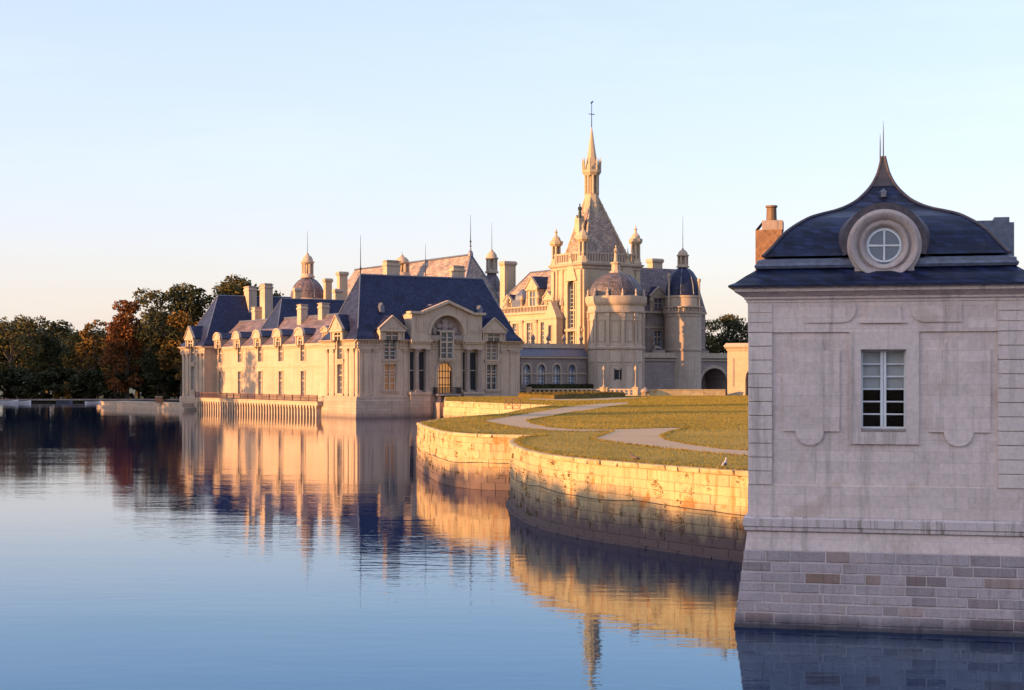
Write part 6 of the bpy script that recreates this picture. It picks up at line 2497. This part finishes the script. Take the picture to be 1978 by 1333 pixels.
# ------------------------------------------------------------------ birds on the quay coping
def bird(label, s, side_off, s_, mats, rz):
    p = Vector(f_n(s))
    t_ = thing('bird', label, 'bird', (p.x + side_off[0], p.y + side_off[1], GZ + .03), rz, 'birds on the quay wall')
    q = MB()
    q.tube([(-.2, 0, .12), (-.12, 0, .15), (0, 0, .16), (.09, 0, .2), (.14, 0, .28), (.17, 0, .33)], [x * s_ for x in (.015, .06, .085, .07, .04, .035)], 8)
    q.ball((.18, 0, .35), .045 * s_, 8, 6)
    q.tube([(.21, 0, .35), (.27, 0, .34)], [.016, .003], 5)
    q.build('body', mats[0], t_, smooth='all')
    q = MB()
    for sg in (-1, 1):
        q.tube([(0, sg * .03, 0), (0, sg * .03, .1)], .008, 5)
        q.tube([(-.01, sg * .03, .005), (.05, sg * .04, .005)], .008, 4)
    q.build('legs', 'rail_red', t_)
    for sg in (-1, 1):
        q = MB()
        q.ball((-.05, sg * .07 * s_, .17), .1 * s_, 8, 5, (1.4, .25, .5))
        q.build('wing', mats[1], t_)
    return t_


f_n, L_n = along(near_s)
def s_at(px):
    best = min((abs(CX + FPX * f_n(s)[0] / f_n(s)[1] - px), s) for s in [L_n * i / 600 for i in range(600)] if f_n(s)[1] > 53)
    return best[1]
bird('white and brown gull standing on the coping near the gatehouse', s_at(1393), (.15, .12), .95, ('bird_white', 'bird_brown'), R(60))
bird('small brown bird standing on the coping left of the gull', s_at(1219), (.15, .12), .9, ('bird_brown', 'bird_brown'), R(160))

# weeds and moss rooted in the joints of the two bastion walls
for th_, line, nn_ in ((th, near_s, 90), (th2, far_s, 70)):
    f_2, L2_ = along(line)
    C_ = []
    for k in range(nn_):
        s_ = rng.uniform(13 if th_ is th else 0, L2_)
        z_ = GZ * rng.uniform(.12, .97)
        a, b2 = f_2(s_ - .1), f_2(s_ + .1)
        d_ = Vector((b2[0] - a[0], b2[1] - a[1])).normalized()
        nv = Vector((-d_.y, d_.x))
        p = Vector(f_2(s_)) + nv * (.03 * (GZ - z_) + .05)
        m_ = int(rng.integers(8, 40))
        sp_x, sp_z = rng.uniform(.04, .22), rng.uniform(.05, .16)
        for q_ in range(m_):
            u_ = rng.normal(0, sp_x)
            C_.append((p.x + d_.x * u_ + nv.x * rng.uniform(-.02, .05) - th_.location.x, p.y + d_.y * u_ + nv.y * rng.uniform(-.02, .05) - th_.location.y, z_ + rng.normal(0, sp_z)))
    link('weeds', leaf_mesh('weeds', np.array(C_), .07, 'hedge_leaf'), th_, kind='stuff')

# ------------------------------------------------------------------ clipped bed before the balustrade
bed = thing('hedge', 'low clipped golden hedge bed before the balustrade', 'hedge', (5, 232, GZ))
cor = [(1.0 - 5, 236 - 232), (5.9 - 5, 217 - 232), (17.5 - 5, 240 - 232), (12.0 - 5, 250 - 232)]
n_l = 9000
uv = rng.uniform(0, 1, (n_l, 2))
cor_ = np.array(cor)
P = (cor_[0] * ((1 - uv[:, :1]) * (1 - uv[:, 1:])) + cor_[1] * (uv[:, :1] * (1 - uv[:, 1:])) + cor_[2] * (uv[:, :1] * uv[:, 1:]) + cor_[3] * ((1 - uv[:, :1]) * uv[:, 1:]))
Z = rng.uniform(0.25, .75, n_l) ** .5 * .85
P3 = np.column_stack([P, Z])
link('foliage', leaf_mesh('foliage', P3, .3, 'hedge_leaf'), bed)
q = MB()
q.extr([(x, y, 0) for x, y in cor], (0, 0, .6))
q.build('core', 'hedge_leaf', bed)
# strip of dark leaves at the foot of the arcade
dh = thing('hedge', 'dark leafy strip at the foot of the arcade windows', 'hedge', (W3.location.x, W3.location.y, 0), CROT)
n_l = 6000
P3 = np.column_stack([rng.uniform(.3, L3 - .2, n_l), rng.uniform(-2.6, -1.0, n_l), rng.uniform(3.0, 4.95, n_l)])
link('foliage', leaf_mesh('foliage', P3, .4, 'leaf_dark'), dh)
q = MB()
q.box(.3, L3 - .2, -2.5, -1.1, 0, 4.8)
q.build('core', 'leaf_dark', dh)

# ------------------------------------------------------------------ grass: short tufts over the lawn, longer along the edges
def inside(pt, poly):
    x, y = pt
    c = False
    j = len(poly) - 1
    for i in range(len(poly)):
        xi, yi = poly[i]
        xj, yj = poly[j]
        if (yi > y) != (yj > y) and x < (xj - xi) * (y - yi) / (yj - yi) + xi:
            c = not c
        j = i
    return c


xp = np.array(terr + [terr[0]])


def inside_many(x, y, poly):
    P_ = np.array(poly)
    c = np.zeros(len(x), bool)
    j = len(P_) - 1
    for i in range(len(P_)):
        xi, yi = P_[i]
        xj, yj = P_[j]
        t_ = ((yi > y) != (yj > y)) & (x < (xj - xi) * (y - yi) / (yj - yi + 1e-12) + xi)
        c ^= t_
        j = i
    return c


bits, hgt, wid = [], [], []
for n_g, y0, y1, h0, h1, w0 in ((110000, 46, 95, .02, .05, .014), (170000, 95, 165, .025, .055, .026), (150000, 165, 262, .035, .07, .05)):
    y_ = rng.uniform(y0, y1, n_g)
    x_ = -11 + rng.uniform(0, 1, n_g) * (15 + 0.21 * y_)
    k_ = inside_many(x_, y_, terr) & ~inside_many(x_, y_, path) & ~((x_ > 1) & (x_ < 21) & (y_ > 205) & (y_ < 233) & inside_many(x_, y_, [(2.0, 214), (7.5, 206), (13, 212), (20, 232), (16, 234), (9, 216), (3, 226)]))
    bits.append(np.column_stack([x_[k_], y_[k_]]))
    n_k = int(k_.sum())
    hgt.append(rng.uniform(h0, h1, n_k))
    wid.append(rng.uniform(.6, 1.4, n_k) * w0)
g_pts = np.vstack(bits)
edge = []
for line in (near_s, far_s):
    f_2, L2_ = along(line)
    for s in np.arange(0, L2_, .012):
        p = Vector(f_2(s))
        e = Vector(f_2(min(L2_, s + .1))) - Vector(f_2(max(0, s - .1)))
        nn = Vector((e.y, -e.x)).normalized()
        p += nn * (.16 + abs(rng.normal(0, .16)))
        edge.append((p.x, p.y))
pe = np.array(path)
for i in range(len(pe)):
    a, b2 = pe[i], pe[(i + 1) % len(pe)]
    if min(a[1], b2[1]) > 125:
        continue
    n_ = int(np.linalg.norm(b2 - a) / .02)
    for t_ in rng.uniform(0, 1, n_):
        edge.append(tuple(a + (b2 - a) * t_ + rng.normal(0, .05, 2)))
allp = np.vstack([g_pts, np.array(edge)])
n = len(allp)
hh = np.concatenate(hgt + [rng.uniform(.04, .13, len(edge))])
ang = rng.uniform(0, math.pi, n)
wd = np.concatenate(wid + [rng.uniform(.012, .03, len(edge))])
lean = rng.normal(0, .45, (n, 2)) * hh[:, None]
base = np.column_stack([allp, np.full(n, GZ + .015)])
dx = np.column_stack([np.cos(ang) * wd, np.sin(ang) * wd, np.zeros(n)])
tip = base + np.column_stack([lean, hh])
v = np.stack([base - dx, base + dx, tip], axis=1).reshape(-1, 3)
me = bpy.data.meshes.new('grass')
me.vertices.add(3 * n)
me.vertices.foreach_set('co', v.ravel())
me.loops.add(3 * n)
me.loops.foreach_set('vertex_index', np.arange(3 * n, dtype=np.int32))
me.polygons.add(n)
me.polygons.foreach_set('loop_start', np.arange(0, 3 * n, 3, dtype=np.int32))
me.update()
me.validate()
me.materials.append(M['grass_blade'])
link('grass', me, kind='stuff')
